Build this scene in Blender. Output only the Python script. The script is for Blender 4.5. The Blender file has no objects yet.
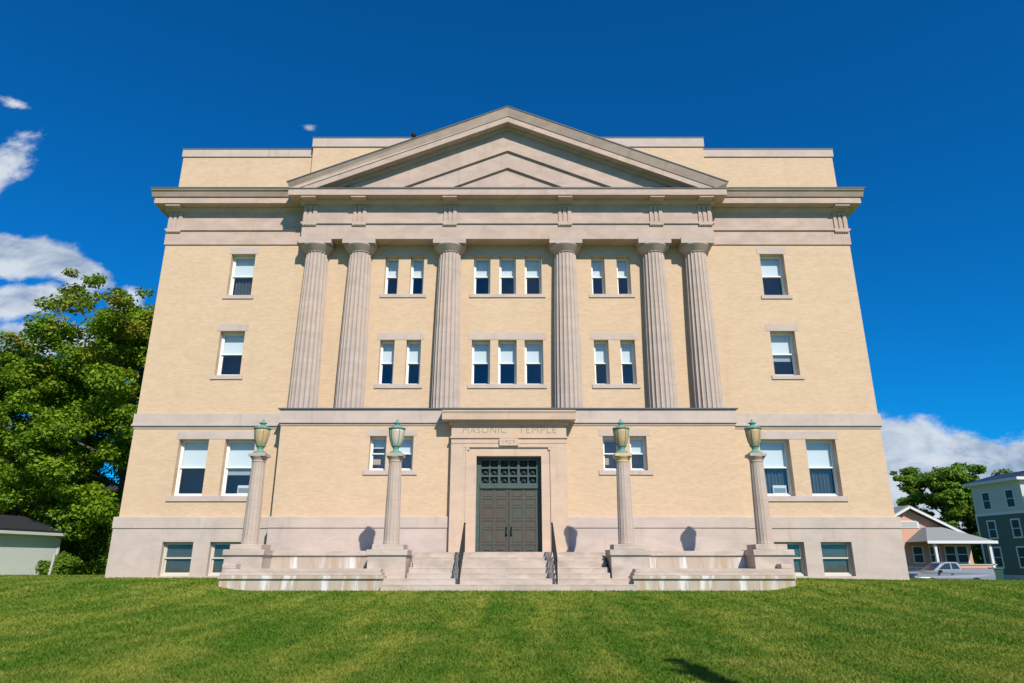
import bpy, math, random
import numpy as np
from mathutils import Vector, Matrix
random.seed(7); RNG = np.random.default_rng(11)
S = bpy.context.scene
COL = S.collection
R = math.radians

# ------------------------------------------------------------------ camera
EYE = 1.6
PITCH = math.atan(683 / 2131)
cam = bpy.data.objects.new('camera', bpy.data.cameras.new('camera'))
COL.objects.link(cam)
cam.location = (0.19, 0, EYE)
cam.rotation_euler = (math.pi / 2 + PITCH, 0, 0)
cam.data.sensor_width = 36; cam.data.lens = 683 / 1024 * 36
cam.data.clip_start = 0.1; cam.data.clip_end = 3000
S.camera = cam

# ------------------------------------------------------------------ sun and sky
SUN = Vector((-0.42, 1.0, -0.92)).normalized()         # direction the light travels
EXPOSURE = 0.18
sl = bpy.data.lights.new('sun', 'SUN'); sl.energy = 5.0; sl.angle = R(0.5); sl.color = (1.0, 0.93, 0.82)
so = bpy.data.objects.new('sun', sl); COL.objects.link(so)
so.rotation_euler = SUN.to_track_quat('-Z', 'Y').to_euler(); so.location = (10, -20, 40)
S.view_settings.view_transform = 'Standard'; S.view_settings.look = 'None'
S.view_settings.gamma = 1; S.view_settings.exposure = EXPOSURE
S.view_settings.use_curve_mapping = False

world = bpy.data.worlds.new('World'); S.world = world; world.use_nodes = True
NT = world.node_tree; NT.nodes.clear()


class G:
    """small node-graph helper"""
    def __init__(s, nt): s.nt = nt
    def n(s, t, **k):
        nd = s.nt.nodes.new(t)
        for a, b in k.items(): setattr(nd, a, b)
        return nd
    def put(s, sock, v):
        if isinstance(v, bpy.types.NodeSocket): s.nt.links.new(v, sock)
        elif v is not None: sock.default_value = v
    def m(s, op, a, b=None, c=None, clamp=False):
        nd = s.n('ShaderNodeMath', operation=op, use_clamp=clamp)
        s.put(nd.inputs[0], a)
        if b is not None: s.put(nd.inputs[1], b)
        if c is not None: s.put(nd.inputs[2], c)
        return nd.outputs[0]
    def mix(s, f, a, b, mode='MIX'):
        nd = s.n('ShaderNodeMix', data_type='RGBA', blend_type=mode)
        s.put(nd.inputs[0], f)
        for i, v in ((6, a), (7, b)):
            s.put(nd.inputs[i], v if isinstance(v, bpy.types.NodeSocket) else tuple(v) + (1,) * (4 - len(v)))
        return nd.outputs[2]
    def ss(s, v, lo, hi):
        nd = s.n('ShaderNodeMapRange', interpolation_type='SMOOTHSTEP')
        s.put(nd.inputs[0], v); s.put(nd.inputs[1], lo); s.put(nd.inputs[2], hi)
        return nd.outputs[0]
    def noise(s, vec, scale, detail=4, rough=.5, dist=0, scl=None):
        if scl is not None:
            mp = s.n('ShaderNodeMapping'); s.put(mp.inputs[0], vec); mp.inputs[3].default_value = scl; vec = mp.outputs[0]
        nd = s.n('ShaderNodeTexNoise'); s.put(nd.inputs['Vector'], vec)
        nd.inputs['Scale'].default_value = scale; nd.inputs['Detail'].default_value = detail
        nd.inputs['Roughness'].default_value = rough; nd.inputs['Distortion'].default_value = dist
        return nd.outputs[0]


g = G(NT)
sky = g.n('ShaderNodeTexSky', sky_type='NISHITA', sun_disc=False)
sky.sun_elevation = math.asin(-SUN.z); sky.sun_rotation = math.atan2(-SUN.x, -SUN.y)
sky.altitude = 300; sky.air_density = 1.0; sky.dust_density = 0.3; sky.ozone_density = 3.0
skyc = g.mix(1.0, sky.outputs[0], (0.02, 0.61, 1.14), 'MULTIPLY')
tc = g.n('ShaderNodeTexCoord'); sep = g.n('ShaderNodeSeparateXYZ'); g.put(sep.inputs[0], tc.outputs['Generated'])
dx, dy, dz = sep.outputs
ay = g.m('MAXIMUM', g.m('ABSOLUTE', dy), 0.05)
u = g.m('DIVIDE', dx, ay); v = g.m('DIVIDE', dz, ay)
cmb = g.n('ShaderNodeCombineXYZ'); g.put(cmb.inputs[0], u); g.put(cmb.inputs[1], v); g.put(cmb.inputs[2], g.m('MULTIPLY', g.m('SIGN', dy), 3))
uv = cmb.outputs[0]


def sky_uv(px, py):
    ph = PITCH + math.atan((341.5 - py) / 683); t = math.tan(ph)
    return (px - 512) / 683 * (math.cos(PITCH) + t * math.sin(PITCH)), t


# cloud centres as directions: (px, py, half width, half height, tilt deg) measured once and turned into directions
blobs = [(5, 256, 52, 14, -4, 1.7), (66, 264, 34, 10, -24, 1.7), (10, 303, 60, 14, 8, 1.4), (0, 172, 34, 44, -30, .9),
         (16, 104, 50, 12, -25, .35), (311, 128, 26, 12, -15, .22), (128, 303, 24, 24, 0, .8), (60, 340, 120, 20, 0, 1.1), (70, 395, 60, 14, 0),
         (895, 457, 60, 24, -10, 2.2), (985, 471, 70, 20, -8, 2.2), (1075, 472, 80, 20, 0, 2.2), (940, 500, 190, 40, 0, 1.3)]
mask = None
for (px, py, a, b, tl, *w8) in blobs:
    u0, v0 = sky_uv(px, py); ua, _ = sky_uv(px + a, py); _, vb = sky_uv(px, py - b)
    a_ = ua - u0; b_ = vb - v0; c_, s_ = math.cos(R(tl)), math.sin(R(tl))
    du = g.m('SUBTRACT', u, u0); dv = g.m('SUBTRACT', v, v0)
    p = g.m('ADD', g.m('MULTIPLY', du, c_ / a_), g.m('MULTIPLY', dv, s_ / a_))
    q = g.m('ADD', g.m('MULTIPLY', du, -s_ / b_), g.m('MULTIPLY', dv, c_ / b_))
    d = g.m('SQRT', g.m('ADD', g.m('MULTIPLY', p, p), g.m('MULTIPLY', q, q)))
    e = g.m('SUBTRACT', w8[0] if w8 else 1.0, d)
    mask = e if mask is None else g.m('MAXIMUM', mask, e)
front = g.m('GREATER_THAN', dy, 0.0)
nz = g.noise(uv, 5.5, 9, .6, .3, (1, 1.5, 1))
nz2 = g.noise(uv, 16.0, 6, .6, .2, (1, 1.4, 1))
mm = g.m('ADD', g.m('MAXIMUM', mask, -1.0), g.m('MULTIPLY', g.m('SUBTRACT', nz, .5), 1.9))
mm = g.m('ADD', mm, g.m('MULTIPLY', g.m('SUBTRACT', nz2, .5), 1.5))
cm_front = g.m('MULTIPLY', g.ss(mm, 0.02, 0.62), front)
# unseen clouds behind the photographer, added for window reflections and neutral fill light
cm_back = g.m('MULTIPLY', g.ss(g.noise(uv, 2.2, 6, .6), .46, .62), g.m('SUBTRACT', 1.0, front))
cm = g.m('MULTIPLY', g.m('ADD', cm_front, g.m('MULTIPLY', cm_back, .35)), .93)
shade = g.ss(g.m('ADD', g.m('ADD', g.noise(uv, 9.0, 6, .6, .4, (1, 1.9, 1)), g.m('MULTIPLY', mm, -.10)), g.m('MULTIPLY', nz2, .25)), .30, .66)
CW = 7.2
cc = g.mix(shade, (0.30 * CW, 0.42 * CW, 0.62 * CW), (0.86 * CW, 0.93 * CW, 1.0 * CW))
fin = g.mix(cm, skyc, cc)
bg = g.n('ShaderNodeBackground'); g.put(bg.inputs[0], fin); bg.inputs[1].default_value = 0.10
wo = g.n('ShaderNodeOutputWorld'); g.put(wo.inputs[0], bg.outputs[0])


# ------------------------------------------------------------------ materials
def newmat(name):
    m = bpy.data.materials.new(name); m.use_nodes = True; nt = m.node_tree; nt.nodes.clear()
    gg = G(nt); out = gg.n('ShaderNodeOutputMaterial'); return m, gg, out


def wallvec(gg):
    """object coordinates folded so that bricks run along both the fronts and the sides"""
    t = gg.n('ShaderNodeTexCoord'); s = gg.n('ShaderNodeSeparateXYZ'); gg.put(s.inputs[0], t.outputs['Object'])
    c = gg.n('ShaderNodeCombineXYZ'); gg.put(c.inputs[0], gg.m('ADD', s.outputs[0], s.outputs[1])); gg.put(c.inputs[1], s.outputs[2])
    return t.outputs['Object'], c.outputs[0], s.outputs


def princ(gg, out, col, rough=.8, metal=0, spec=.3, bump=None, bs=.2, bd=.02):
    b = gg.n('ShaderNodeBsdfPrincipled')
    gg.put(b.inputs['Base Color'], col if isinstance(col, bpy.types.NodeSocket) else tuple(col) + (1,))
    gg.put(b.inputs['Roughness'], rough); gg.put(b.inputs['Metallic'], metal); gg.put(b.inputs['Specular IOR Level'], spec)
    if bump is not None:
        bn = gg.n('ShaderNodeBump'); bn.inputs['Strength'].default_value = bs; bn.inputs['Distance'].default_value = bd
        gg.put(bn.inputs['Height'], bump); gg.put(b.inputs['Normal'], bn.outputs[0])
    gg.put(out.inputs[0], b.outputs[0]); return b


def plain(name, col, rough=.6, metal=0, var=.12, scale=3, spec=.3):
    m, gg, out = newmat(name); t = gg.n('ShaderNodeTexCoord')
    n = gg.noise(t.outputs['Object'], scale, 5, .6)
    lo = tuple(c * (1 - var) for c in col); hi = tuple(min(1, c * (1 + var)) for c in col)
    princ(gg, out, gg.mix(n, lo, hi), rough, metal, spec, n, .08); return m


def brick_mat(name, c1, c2, mort, scale=1.0, big=.08):
    m, gg, out = newmat(name); ob, wv, _ = wallvec(gg)
    bt = gg.n('ShaderNodeTexBrick'); gg.put(bt.inputs['Vector'], wv)
    bt.inputs['Color1'].default_value = c1 + (1,); bt.inputs['Color2'].default_value = c2 + (1,); bt.inputs['Mortar'].default_value = mort + (1,)
    bt.inputs['Scale'].default_value = 1 / scale; bt.inputs['Mortar Size'].default_value = .008 / scale * 1.0
    bt.inputs['Brick Width'].default_value = .21; bt.inputs['Row Height'].default_value = .07; bt.inputs['Bias'].default_value = -.1
    n = gg.noise(wv, 1.6, 6, .7, .3, (.6, 1.8, 1)); n2 = gg.noise(ob, .35, 3, .5)
    n3 = gg.noise(wv, 5.0, 3, .6, 0, (.5, 3.0, 1))
    f = gg.m('ADD', gg.m('MULTIPLY', n, .5), gg.m('ADD', gg.m('MULTIPLY', n2, .2), gg.m('MULTIPLY', n3, .3)))
    k = gg.ss(f, .3, .7)
    col = gg.mix(1.0, bt.outputs[0], gg.mix(k, (1 - big, 1 - big * 1.15, 1 - big * 1.4), (1 + big * .5, 1 + big * .5, 1 + big * .45)), 'MULTIPLY')
    sk = gg.ss(gg.noise(wv, 1.4, 6, .65, .2, (1.0, .13, 1)), .55, .85)
    col = gg.mix(gg.m('MULTIPLY', sk, .35), col, tuple(c * .68 for c in c1))
    princ(gg, out, col, .85, 0, .25, bt.outputs['Fac'], -.35, .01); return m


def stone_mat(name, base, bw=1.7, bh=.72, joint=.05, stain=0.0, var=.09):
    m, gg, out = newmat(name); ob, wv, xyz = wallvec(gg)
    bt = gg.n('ShaderNodeTexBrick'); gg.put(bt.inputs['Vector'], wv)
    warm = tuple(base[i] * (1.02, 1.0, .975)[i] for i in range(3)); cool = tuple(base[i] * (.955, .965, .985)[i] for i in range(3))
    bt.inputs['Color1'].default_value = warm + (1,); bt.inputs['Color2'].default_value = cool + (1,)
    bt.inputs['Mortar'].default_value = tuple(c * (1 - joint * 2) for c in base) + (1,)
    bt.inputs['Scale'].default_value = 1; bt.inputs['Mortar Size'].default_value = .006
    bt.inputs['Brick Width'].default_value = bw; bt.inputs['Row Height'].default_value = bh
    n = gg.noise(wv, 1.3, 8, .65, .5, (.8, 1.6, 1)); nf = gg.noise(ob, 22, 4, .6)
    col = gg.mix(1.0, bt.outputs[0], gg.mix(gg.ss(n, .3, .7), (1 - var, 1 - var, 1 - var * 1.1), (1 + var * .5,) * 3), 'MULTIPLY')
    col = gg.mix(1.0, col, gg.mix(nf, (.94, .94, .94), (1.05, 1.05, 1.05)), 'MULTIPLY')
    sk = gg.ss(gg.noise(wv, 3.0, 6, .65, .2, (1.0, .12, 1)), .52, .80)
    col = gg.mix(gg.m('MULTIPLY', sk, .55), col, tuple(c * .62 for c in base))
    if stain:
        st = gg.ss(gg.noise(wv, 2.2, 5, .6, .2, (1.0, .10, 1)), .50, .62)
        st2 = gg.ss(gg.noise(wv, 3.2, 5, .6, .2, (1.3, .14, 7)), .46, .62)
        col = gg.mix(gg.m('MULTIPLY', st2, stain * .7), col, (base[0] * .86, base[1] * .72, base[2] * .52))
        col = gg.mix(gg.m('MULTIPLY', st, stain), col, (.66, .64, .62))
    princ(gg, out, col, .85, 0, .25, nf, .12, .02); return m


M = {}
M['brick'] = brick_mat('buff brick', (.605, .442, .298), (.545, .390, .258), (.56, .42, .295))
M['stone'] = stone_mat('limestone', (.500, .412, .365))
M['entab'] = stone_mat('weathered limestone', (.485, .372, .315), var=.14)  # browner copy of limestone: cornice shade and brick bounce put into the colour
M['column_stone'] = stone_mat('column limestone', (.465, .375, .325), bw=40, bh=1.37, joint=.10, var=.10)
M['portal'] = stone_mat('portal sandstone', (.555, .415, .315), bw=1.1, bh=.7, joint=.04)
M['step'] = stone_mat('step granite', (.485, .405, .352), bw=1.9, bh=.9, joint=.08, var=.22)
M['stain'] = stone_mat('stained limestone', (.44, .37, .31), bw=1.2, bh=.9, joint=.08, stain=.9)
M['flash'] = plain('lead flashing', (.11, .115, .12), .6)
M['roof'] = plain('roofing', (.10, .10, .105), .9)
M['white'] = plain('white painted wood', (.74, .74, .72), .5, var=.05)
M['cream'] = plain('cream painted wood', (.56, .51, .43), .5, var=.05)
M['blind'] = plain('roller blind', (.66, .68, .69), .8, var=.04)
M['dim_blind'] = plain('grey roller blind', (.34, .38, .40), .8, var=.06)
M['curtain'] = plain('grey curtain', (.065, .072, .075), .9, var=.3)
M['bars'] = plain('slatted screen', (.075, .085, .085), .6)
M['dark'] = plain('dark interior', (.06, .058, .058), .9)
M['letter'] = plain('groove shade and dirt of letters', (.33, .25, .18), .9)  # letters stand proud; groove shade of cut text painted in with the dirt
M['iron'] = plain('black iron', (.030, .032, .036), .45, .3)
M['handle'] = plain('dark handle', (.012, .012, .014), .35, .5)
M['verdigris'] = plain('verdigris copper', (.13, .27, .215), .7, 0, .6, 9)
M['amber'] = plain('yellowed lantern glass', (.50, .335, .175), .45, 0, .30, 9)
M['paleglass'] = plain('greyed lantern glass', (.52, .45, .37), .35, 0, .25, 9)
M['gold'] = plain('ochre capital', (.56, .42, .22), .7, 0, .25, 12)
M['ac'] = plain('white plastic', (.62, .63, .62), .5, var=.04)


def bronze():
    m, gg, out = newmat('patinated bronze'); t = gg.n('ShaderNodeTexCoord')
    n = gg.noise(t.outputs['Object'], 2.0, 7, .65, .6); n2 = gg.noise(t.outputs['Object'], 14, 4, .6)
    s = gg.n('ShaderNodeSeparateXYZ'); gg.put(s.inputs[0], t.outputs['Object'])
    k = gg.ss(gg.m('ADD', n, gg.m('MULTIPLY', n2, .25)), .48, .80)
    col = gg.mix(gg.m('MULTIPLY', k, .6), (.085, .066, .050), (.060, .095, .075))
    princ(gg, out, col, .55, .25, .4, n2, .3, .01); return m
M['bronze'] = bronze()
M['green_metal'] = plain('green bronze frame', (.060, .095, .085), .55, .2, .35, 5)


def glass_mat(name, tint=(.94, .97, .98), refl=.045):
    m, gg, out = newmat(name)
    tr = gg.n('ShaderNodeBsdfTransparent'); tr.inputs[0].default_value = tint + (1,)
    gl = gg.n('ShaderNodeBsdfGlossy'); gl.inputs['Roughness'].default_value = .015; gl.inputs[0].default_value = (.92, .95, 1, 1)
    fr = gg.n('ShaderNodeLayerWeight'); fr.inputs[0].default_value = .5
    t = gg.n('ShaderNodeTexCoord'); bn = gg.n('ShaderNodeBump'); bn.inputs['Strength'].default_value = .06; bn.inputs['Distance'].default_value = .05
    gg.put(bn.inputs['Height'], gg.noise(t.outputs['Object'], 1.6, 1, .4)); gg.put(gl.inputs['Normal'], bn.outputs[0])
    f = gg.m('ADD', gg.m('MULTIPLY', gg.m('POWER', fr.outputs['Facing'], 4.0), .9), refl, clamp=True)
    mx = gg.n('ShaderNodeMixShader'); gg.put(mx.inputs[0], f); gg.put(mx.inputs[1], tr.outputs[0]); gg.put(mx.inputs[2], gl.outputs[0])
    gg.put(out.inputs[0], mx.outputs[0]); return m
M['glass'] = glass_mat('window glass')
M['dark_glass'] = plain('dark window glass', (.020, .024, .030), .3, 0, .1, 2, .25)


def foliage(name, a, b, tip=None, tipamt=.0):
    m, gg, out = newmat(name); at = gg.n('ShaderNodeAttribute'); at.attribute_name = 'rnd'
    t = gg.n('ShaderNodeTexCoord')
    n = gg.noise(t.outputs['Object'], .55, 3, .6)
    f = gg.m('ADD', gg.m('MULTIPLY', at.outputs['Fac'], .55), gg.m('MULTIPLY', gg.ss(n, .3, .7), .45))
    col = gg.mix(f, a, b)
    if tip:
        n2 = gg.noise(t.outputs['Object'], .42, 4, .65)
        k = gg.m('MULTIPLY', gg.ss(gg.m('ADD', n2, gg.m('MULTIPLY', at.outputs['Fac'], .16)), .60, .74), tipamt)
        sx = gg.n('ShaderNodeSeparateXYZ'); gg.put(sx.inputs[0], t.outputs['Object'])
        k = gg.m('MULTIPLY', k, gg.ss(sx.outputs[2], 9.0, 17.0))
        col = gg.mix(k, col, tip)
    b1 = gg.n('ShaderNodeBsdfPrincipled'); gg.put(b1.inputs['Base Color'], col); b1.inputs['Roughness'].default_value = .6; b1.inputs['Specular IOR Level'].default_value = .25
    tl = gg.n('ShaderNodeBsdfTranslucent'); gg.put(tl.inputs[0], gg.mix(1.0, col, (1.1, 1.25, .5), 'MULTIPLY'))
    mx = gg.n('ShaderNodeMixShader'); mx.inputs[0].default_value = .3
    gg.put(mx.inputs[1], b1.outputs[0]); gg.put(mx.inputs[2], tl.outputs[0]); gg.put(out.inputs[0], mx.outputs[0]); return m
M['maple'] = foliage('maple leaves', (.060, .135, .007), (.235, .360, .013), (.42, .24, .03), .7)
M['leaf'] = foliage('green leaves', (.060, .135, .010), (.18, .29, .020))
M['bark'] = plain('bark', (.12, .095, .07), .9, 0, .4, 6)


def lawn_mats():
    res = []
    for kind in ('ground', 'blade'):
        m, gg, out = newmat('lawn ' + kind); t = gg.n('ShaderNodeTexCoord'); ob = t.outputs['Object']
        big = gg.noise(ob, .35, 5, .6, .6); mid = gg.noise(ob, 1.6, 6, .7, .4); fine = gg.noise(ob, 22, 4, .7); ff = gg.noise(ob, 7, 4, .7)
        stripe = gg.noise(ob, .75, 4, .55, .3, (2.0, .22, 1))
        f = gg.m('ADD', gg.m('MULTIPLY', big, .24), gg.m('ADD', gg.m('MULTIPLY', mid, .36), gg.m('MULTIPLY', stripe, .40)))
        k = gg.ss(f, .40, .64)
        col = gg.mix(k, (.078, .168, .011), (.250, .282, .038))
        dry = gg.m('MULTIPLY', gg.ss(gg.m('ADD', gg.m('MULTIPLY', mid, .6), gg.m('MULTIPLY', ff, .4)), .52, .68), gg.ss(big, .42, .6))
        col = gg.mix(gg.m('MULTIPLY', dry, .60), col, (.40, .30, .12))
        if kind == 'blade':
            at = gg.n('ShaderNodeAttribute'); at.attribute_name = 'rnd'
            col = gg.mix(1.0, col, gg.mix(at.outputs['Fac'], (.90, .92, .9), (1.22, 1.20, 1.22)), 'MULTIPLY')
            b1 = gg.n('ShaderNodeBsdfPrincipled'); gg.put(b1.inputs['Base Color'], col); b1.inputs['Roughness'].default_value = .6; b1.inputs['Specular IOR Level'].default_value = .2
            tl = gg.n('ShaderNodeBsdfTranslucent'); gg.put(tl.inputs[0], col)
            mx = gg.n('ShaderNodeMixShader'); mx.inputs[0].default_value = .3
            gg.put(mx.inputs[1], b1.outputs[0]); gg.put(mx.inputs[2], tl.outputs[0]); gg.put(out.inputs[0], mx.outputs[0])
        else:
            col = gg.mix(1.0, col, gg.mix(gg.ss(fine, .3, .7), (.75, .75, .7), (1.1, 1.1, 1.1)), 'MULTIPLY')
            princ(gg, out, col, .95, 0, .1, fine, .8, .05)
        res.append(m)
    return res
M['lawn'], M['blade'] = lawn_mats()
M['pavement'] = plain('concrete paving', (.40, .38, .35), .9)
M['asphalt'] = plain('asphalt', (.05, .05, .052), .9)


# ------------------------------------------------------------------ mesh helpers
class MB:
    def __init__(s): s.v = []; s.f = []
    def add(s, vs, fs):
        o = len(s.v); s.v += [tuple(p) for p in vs]; s.f += [tuple(i + o for i in f) for f in fs]; return s
    def box(s, x0, x1, y0, y1, z0, z1):
        return s.add([(x0, y0, z0), (x1, y0, z0), (x1, y1, z0), (x0, y1, z0), (x0, y0, z1), (x1, y0, z1), (x1, y1, z1), (x0, y1, z1)],
                     [(0, 3, 2, 1), (4, 5, 6, 7), (0, 1, 5, 4), (1, 2, 6, 5), (2, 3, 7, 6), (3, 0, 4, 7)])
    def prism_y(s, poly, y0, y1):
        """polygon in XZ, counter-clockwise seen from -Y, pushed from y0 to y1"""
        n = len(poly)
        return s.add([(x, y0, z) for x, z in poly] + [(x, y1, z) for x, z in poly],
                     [tuple(range(n)), tuple(range(2 * n - 1, n - 1, -1))] + [(i, i + n, (i + 1) % n + n, (i + 1) % n) for i in range(n)])
    def prism_x(s, poly, x0, x1):
        n = len(poly)
        return s.add([(x0, y, z) for y, z in poly] + [(x1, y, z) for y, z in poly],
                     [tuple(range(n - 1, -1, -1)), tuple(range(n, 2 * n))] + [(i, (i + 1) % n, (i + 1) % n + n, i + n) for i in range(n)])
    def lathe(s, prof, cx, cy, seg=24, flute=0, depth=0.0, fz=None):
        vs = []; n = len(prof)
        for (r, z) in prof:
            for k in range(seg):
                a = 2 * math.pi * k / seg; rr = r
                if flute and (fz is None or fz[0] <= z <= fz[1]):
                    t = (k / seg * flute) % 1.0; rr = r - depth * math.sqrt(max(0, 1 - (2 * t - 1) ** 2)) * (r / prof[0][0])
                vs.append((cx + rr * math.cos(a), cy + rr * math.sin(a), z))
        fs = [(i * seg + k, i * seg + (k + 1) % seg, (i + 1) * seg + (k + 1) % seg, (i + 1) * seg + k) for i in range(n - 1) for k in range(seg)]
        fs += [tuple(range(seg - 1, -1, -1)), tuple(range((n - 1) * seg, n * seg))]
        return s.add(vs, fs)
    def tube(s, pts, rads, seg=7):
        pts = [Vector(p) for p in pts]; vs = []
        for i, p in enumerate(pts):
            d = (pts[min(i + 1, len(pts) - 1)] - pts[max(i - 1, 0)]).normalized()
            a = d.orthogonal().normalized(); b = d.cross(a)
            for k in range(seg):
                t = 2 * math.pi * k / seg; vs.append(p + (a * math.cos(t) + b * math.sin(t)) * rads[i])
        n = len(pts)
        fs = [(i * seg + k, i * seg + (k + 1) % seg, (i + 1) * seg + (k + 1) % seg, (i + 1) * seg + k) for i in range(n - 1) for k in range(seg)]
        fs += [tuple(range(seg - 1, -1, -1)), tuple(range((n - 1) * seg, n * seg))]
        return s.add(vs, fs)
    def bar(s, a, b, w, h):
        a = Vector(a); b = Vector(b); d = (b - a).normalized(); sd = d.cross(Vector((0, 0, 1)))
        sd = Vector((1, 0, 0)) if sd.length < 1e-4 else sd.normalized(); up = sd.cross(d)
        vs = [p + sd * sx * w / 2 + up * sz * h / 2 for p in (a, b) for sx, sz in ((-1, -1), (1, -1), (1, 1), (-1, 1))]
        return s.add(vs, [(0, 1, 2, 3), (7, 6, 5, 4), (0, 4, 5, 1), (1, 5, 6, 2), (2, 6, 7, 3), (3, 7, 4, 0)])
    def wall(s, x0, x1, z0, z1, y, holes, depth):
        """front wall sheet at y with openings and their reveals going back by depth"""
        xs = sorted({x0, x1} | {h[0] for h in holes} | {h[1] for h in holes}); zs = sorted({z0, z1} | {h[2] for h in holes} | {h[3] for h in holes})
        for i in range(len(xs) - 1):
            for j in range(len(zs) - 1):
                mx = (xs[i] + xs[i + 1]) / 2; mz = (zs[j] + zs[j + 1]) / 2
                if any(h[0] < mx < h[1] and h[2] < mz < h[3] for h in holes): continue
                s.add([(xs[i], y, zs[j]), (xs[i + 1], y, zs[j]), (xs[i + 1], y, zs[j + 1]), (xs[i], y, zs[j + 1])], [(0, 1, 2, 3)])
        for (a, b, c, d) in holes:
            w = y + depth
            s.add([(a, y, c), (b, y, c), (b, y, d), (a, y, d), (a, w, c), (b, w, c), (b, w, d), (a, w, d)],
                  ([(0, 4, 5, 1)] if c > z0 + 1e-3 else []) + [(1, 5, 6, 2), (2, 6, 7, 3), (3, 7, 4, 0)])
        return s
    def build(s, name, mat, parent=None, smooth=False, bevel=0):
        me = bpy.data.meshes.new(name); me.from_pydata(s.v, [], s.f); me.validate(); me.update()
        me.materials.append(mat if not isinstance(mat, str) else M[mat])
        o = bpy.data.objects.new(name, me); COL.objects.link(o)
        if parent is not None: o.parent = parent
        if smooth:
            for p in me.polygons: p.use_smooth = len(p.vertices) <= 4
        if bevel:
            bv = o.modifiers.new('bevel', 'BEVEL'); bv.width = bevel; bv.segments = 2; bv.limit_method = 'ANGLE'
        return o


def tag(o, label=None, cat=None, group=None, kind=None):
    for k, val in (('label', label), ('category', cat), ('group', group), ('kind', kind)):
        if val: o[k] = val
    return o


def empty(name, loc=(0, 0, 0), rz=0):
    o = bpy.data.objects.new(name, None); COL.objects.link(o); o.location = loc; o.rotation_euler.z = rz; o.empty_display_size = .3; return o


def copy_tree(o, parent=None):
    c = o.copy(); COL.objects.link(c); c.parent = parent
    for ch in list(o.children): copy_tree(ch, c)
    return c


# ------------------------------------------------------------------ terrain
def ss(t, a, b):
    t = np.clip((t - a) / (b - a), 0, 1); return t * t * (3 - 2 * t)


def ground(X, Y):
    X = np.asarray(X, float); Y = np.asarray(Y, float)
    base = np.clip(.0350 * Y, -2, .745)
    wing = ss(np.abs(X), 7.6, 9.3) * ss(Y, 16.5, 21.6)
    z = base + wing * (.965 - base)
    z = np.where(Y > 26, np.maximum(z, .965 * ss(Y, 24, 26)), z)
    z = z - .018 * np.clip(X - 10, 0, 14) * ss(Y, 16, 24)
    z = z - 1.25 * ss(Y, 31, 43) * ss(X, 6, 16)
    z = z - .42 * ss(Y, 30, 46) * (1 - ss(X, 0, 12))
    return z


def gz(x, y): return float(ground(x, y))


def grid_mesh(name, xs, ys, off, mat):
    X, Y = np.meshgrid(xs, ys); Z = ground(X, Y) + off
    nx, ny = len(xs), len(ys)
    vs = np.stack([X, Y, Z], -1).reshape(-1, 3)
    fs = [(j * nx + i, j * nx + i + 1, (j + 1) * nx + i + 1, (j + 1) * nx + i) for j in range(ny - 1) for i in range(nx - 1)]
    me = bpy.data.meshes.new(name); me.from_pydata(vs.tolist(), [], fs); me.materials.append(M[mat])
    for p in me.polygons: p.use_smooth = True
    o = bpy.data.objects.new(name, me); COL.objects.link(o); return o


xs = np.concatenate([np.linspace(-700, -60, 14)[:-1], np.linspace(-60, -24, 13)[:-1], np.linspace(-24, 24, 97)[:-1], np.linspace(24, 70, 16)[:-1], np.linspace(70, 700, 14)])
ys = np.concatenate([np.linspace(-300, -10, 8)[:-1], np.linspace(-10, 6, 9)[:-1], np.linspace(6, 50, 177)[:-1], np.linspace(50, 120, 15)[:-1], np.linspace(120, 1200, 12)])
tag(grid_mesh('lawn', xs, ys, 0, 'lawn'), kind='structure')
tag(grid_mesh('street', np.linspace(17, 120, 30), np.linspace(45.5, 53.5, 9), .02, 'asphalt'), kind='structure')


tag(grid_mesh('bounce_sidewalk', np.linspace(-60, 60, 31), np.linspace(-2.2, 3.2, 7), .02, 'pavement'), kind='structure')  # unseen paving behind the camera, added for warm neutral bounce light
tag(grid_mesh('bounce_road', np.linspace(-90, 90, 31), np.linspace(-15, -3.2, 9), .02, 'asphalt'), kind='structure')  # unseen asphalt, added to cut the green bounce off the lawn


def tri_cloud(name, P, T, mat, rnd, parent=None):
    """P (n,k,3) polygons as one mesh with a per-vertex random value"""
    n, k, _ = P.shape
    me = bpy.data.meshes.new(name)
    me.vertices.add(n * k); me.vertices.foreach_set('co', P.reshape(-1).astype(np.float32))
    me.loops.add(n * k); me.loops.foreach_set('vertex_index', np.arange(n * k, dtype=np.int32))
    me.polygons.add(n); me.polygons.foreach_set('loop_start', np.arange(0, n * k, k, dtype=np.int32)); me.polygons.foreach_set('loop_total', np.full(n, k, dtype=np.int32))
    me.update(); me.validate()
    at = me.attributes.new('rnd', 'FLOAT', 'POINT'); at.data.foreach_set('value', np.repeat(rnd, k).astype(np.float32))
    me.materials.append(M[mat]); o = bpy.data.objects.new(name, me); COL.objects.link(o)
    if parent is not None: o.parent = parent
    return o


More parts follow.
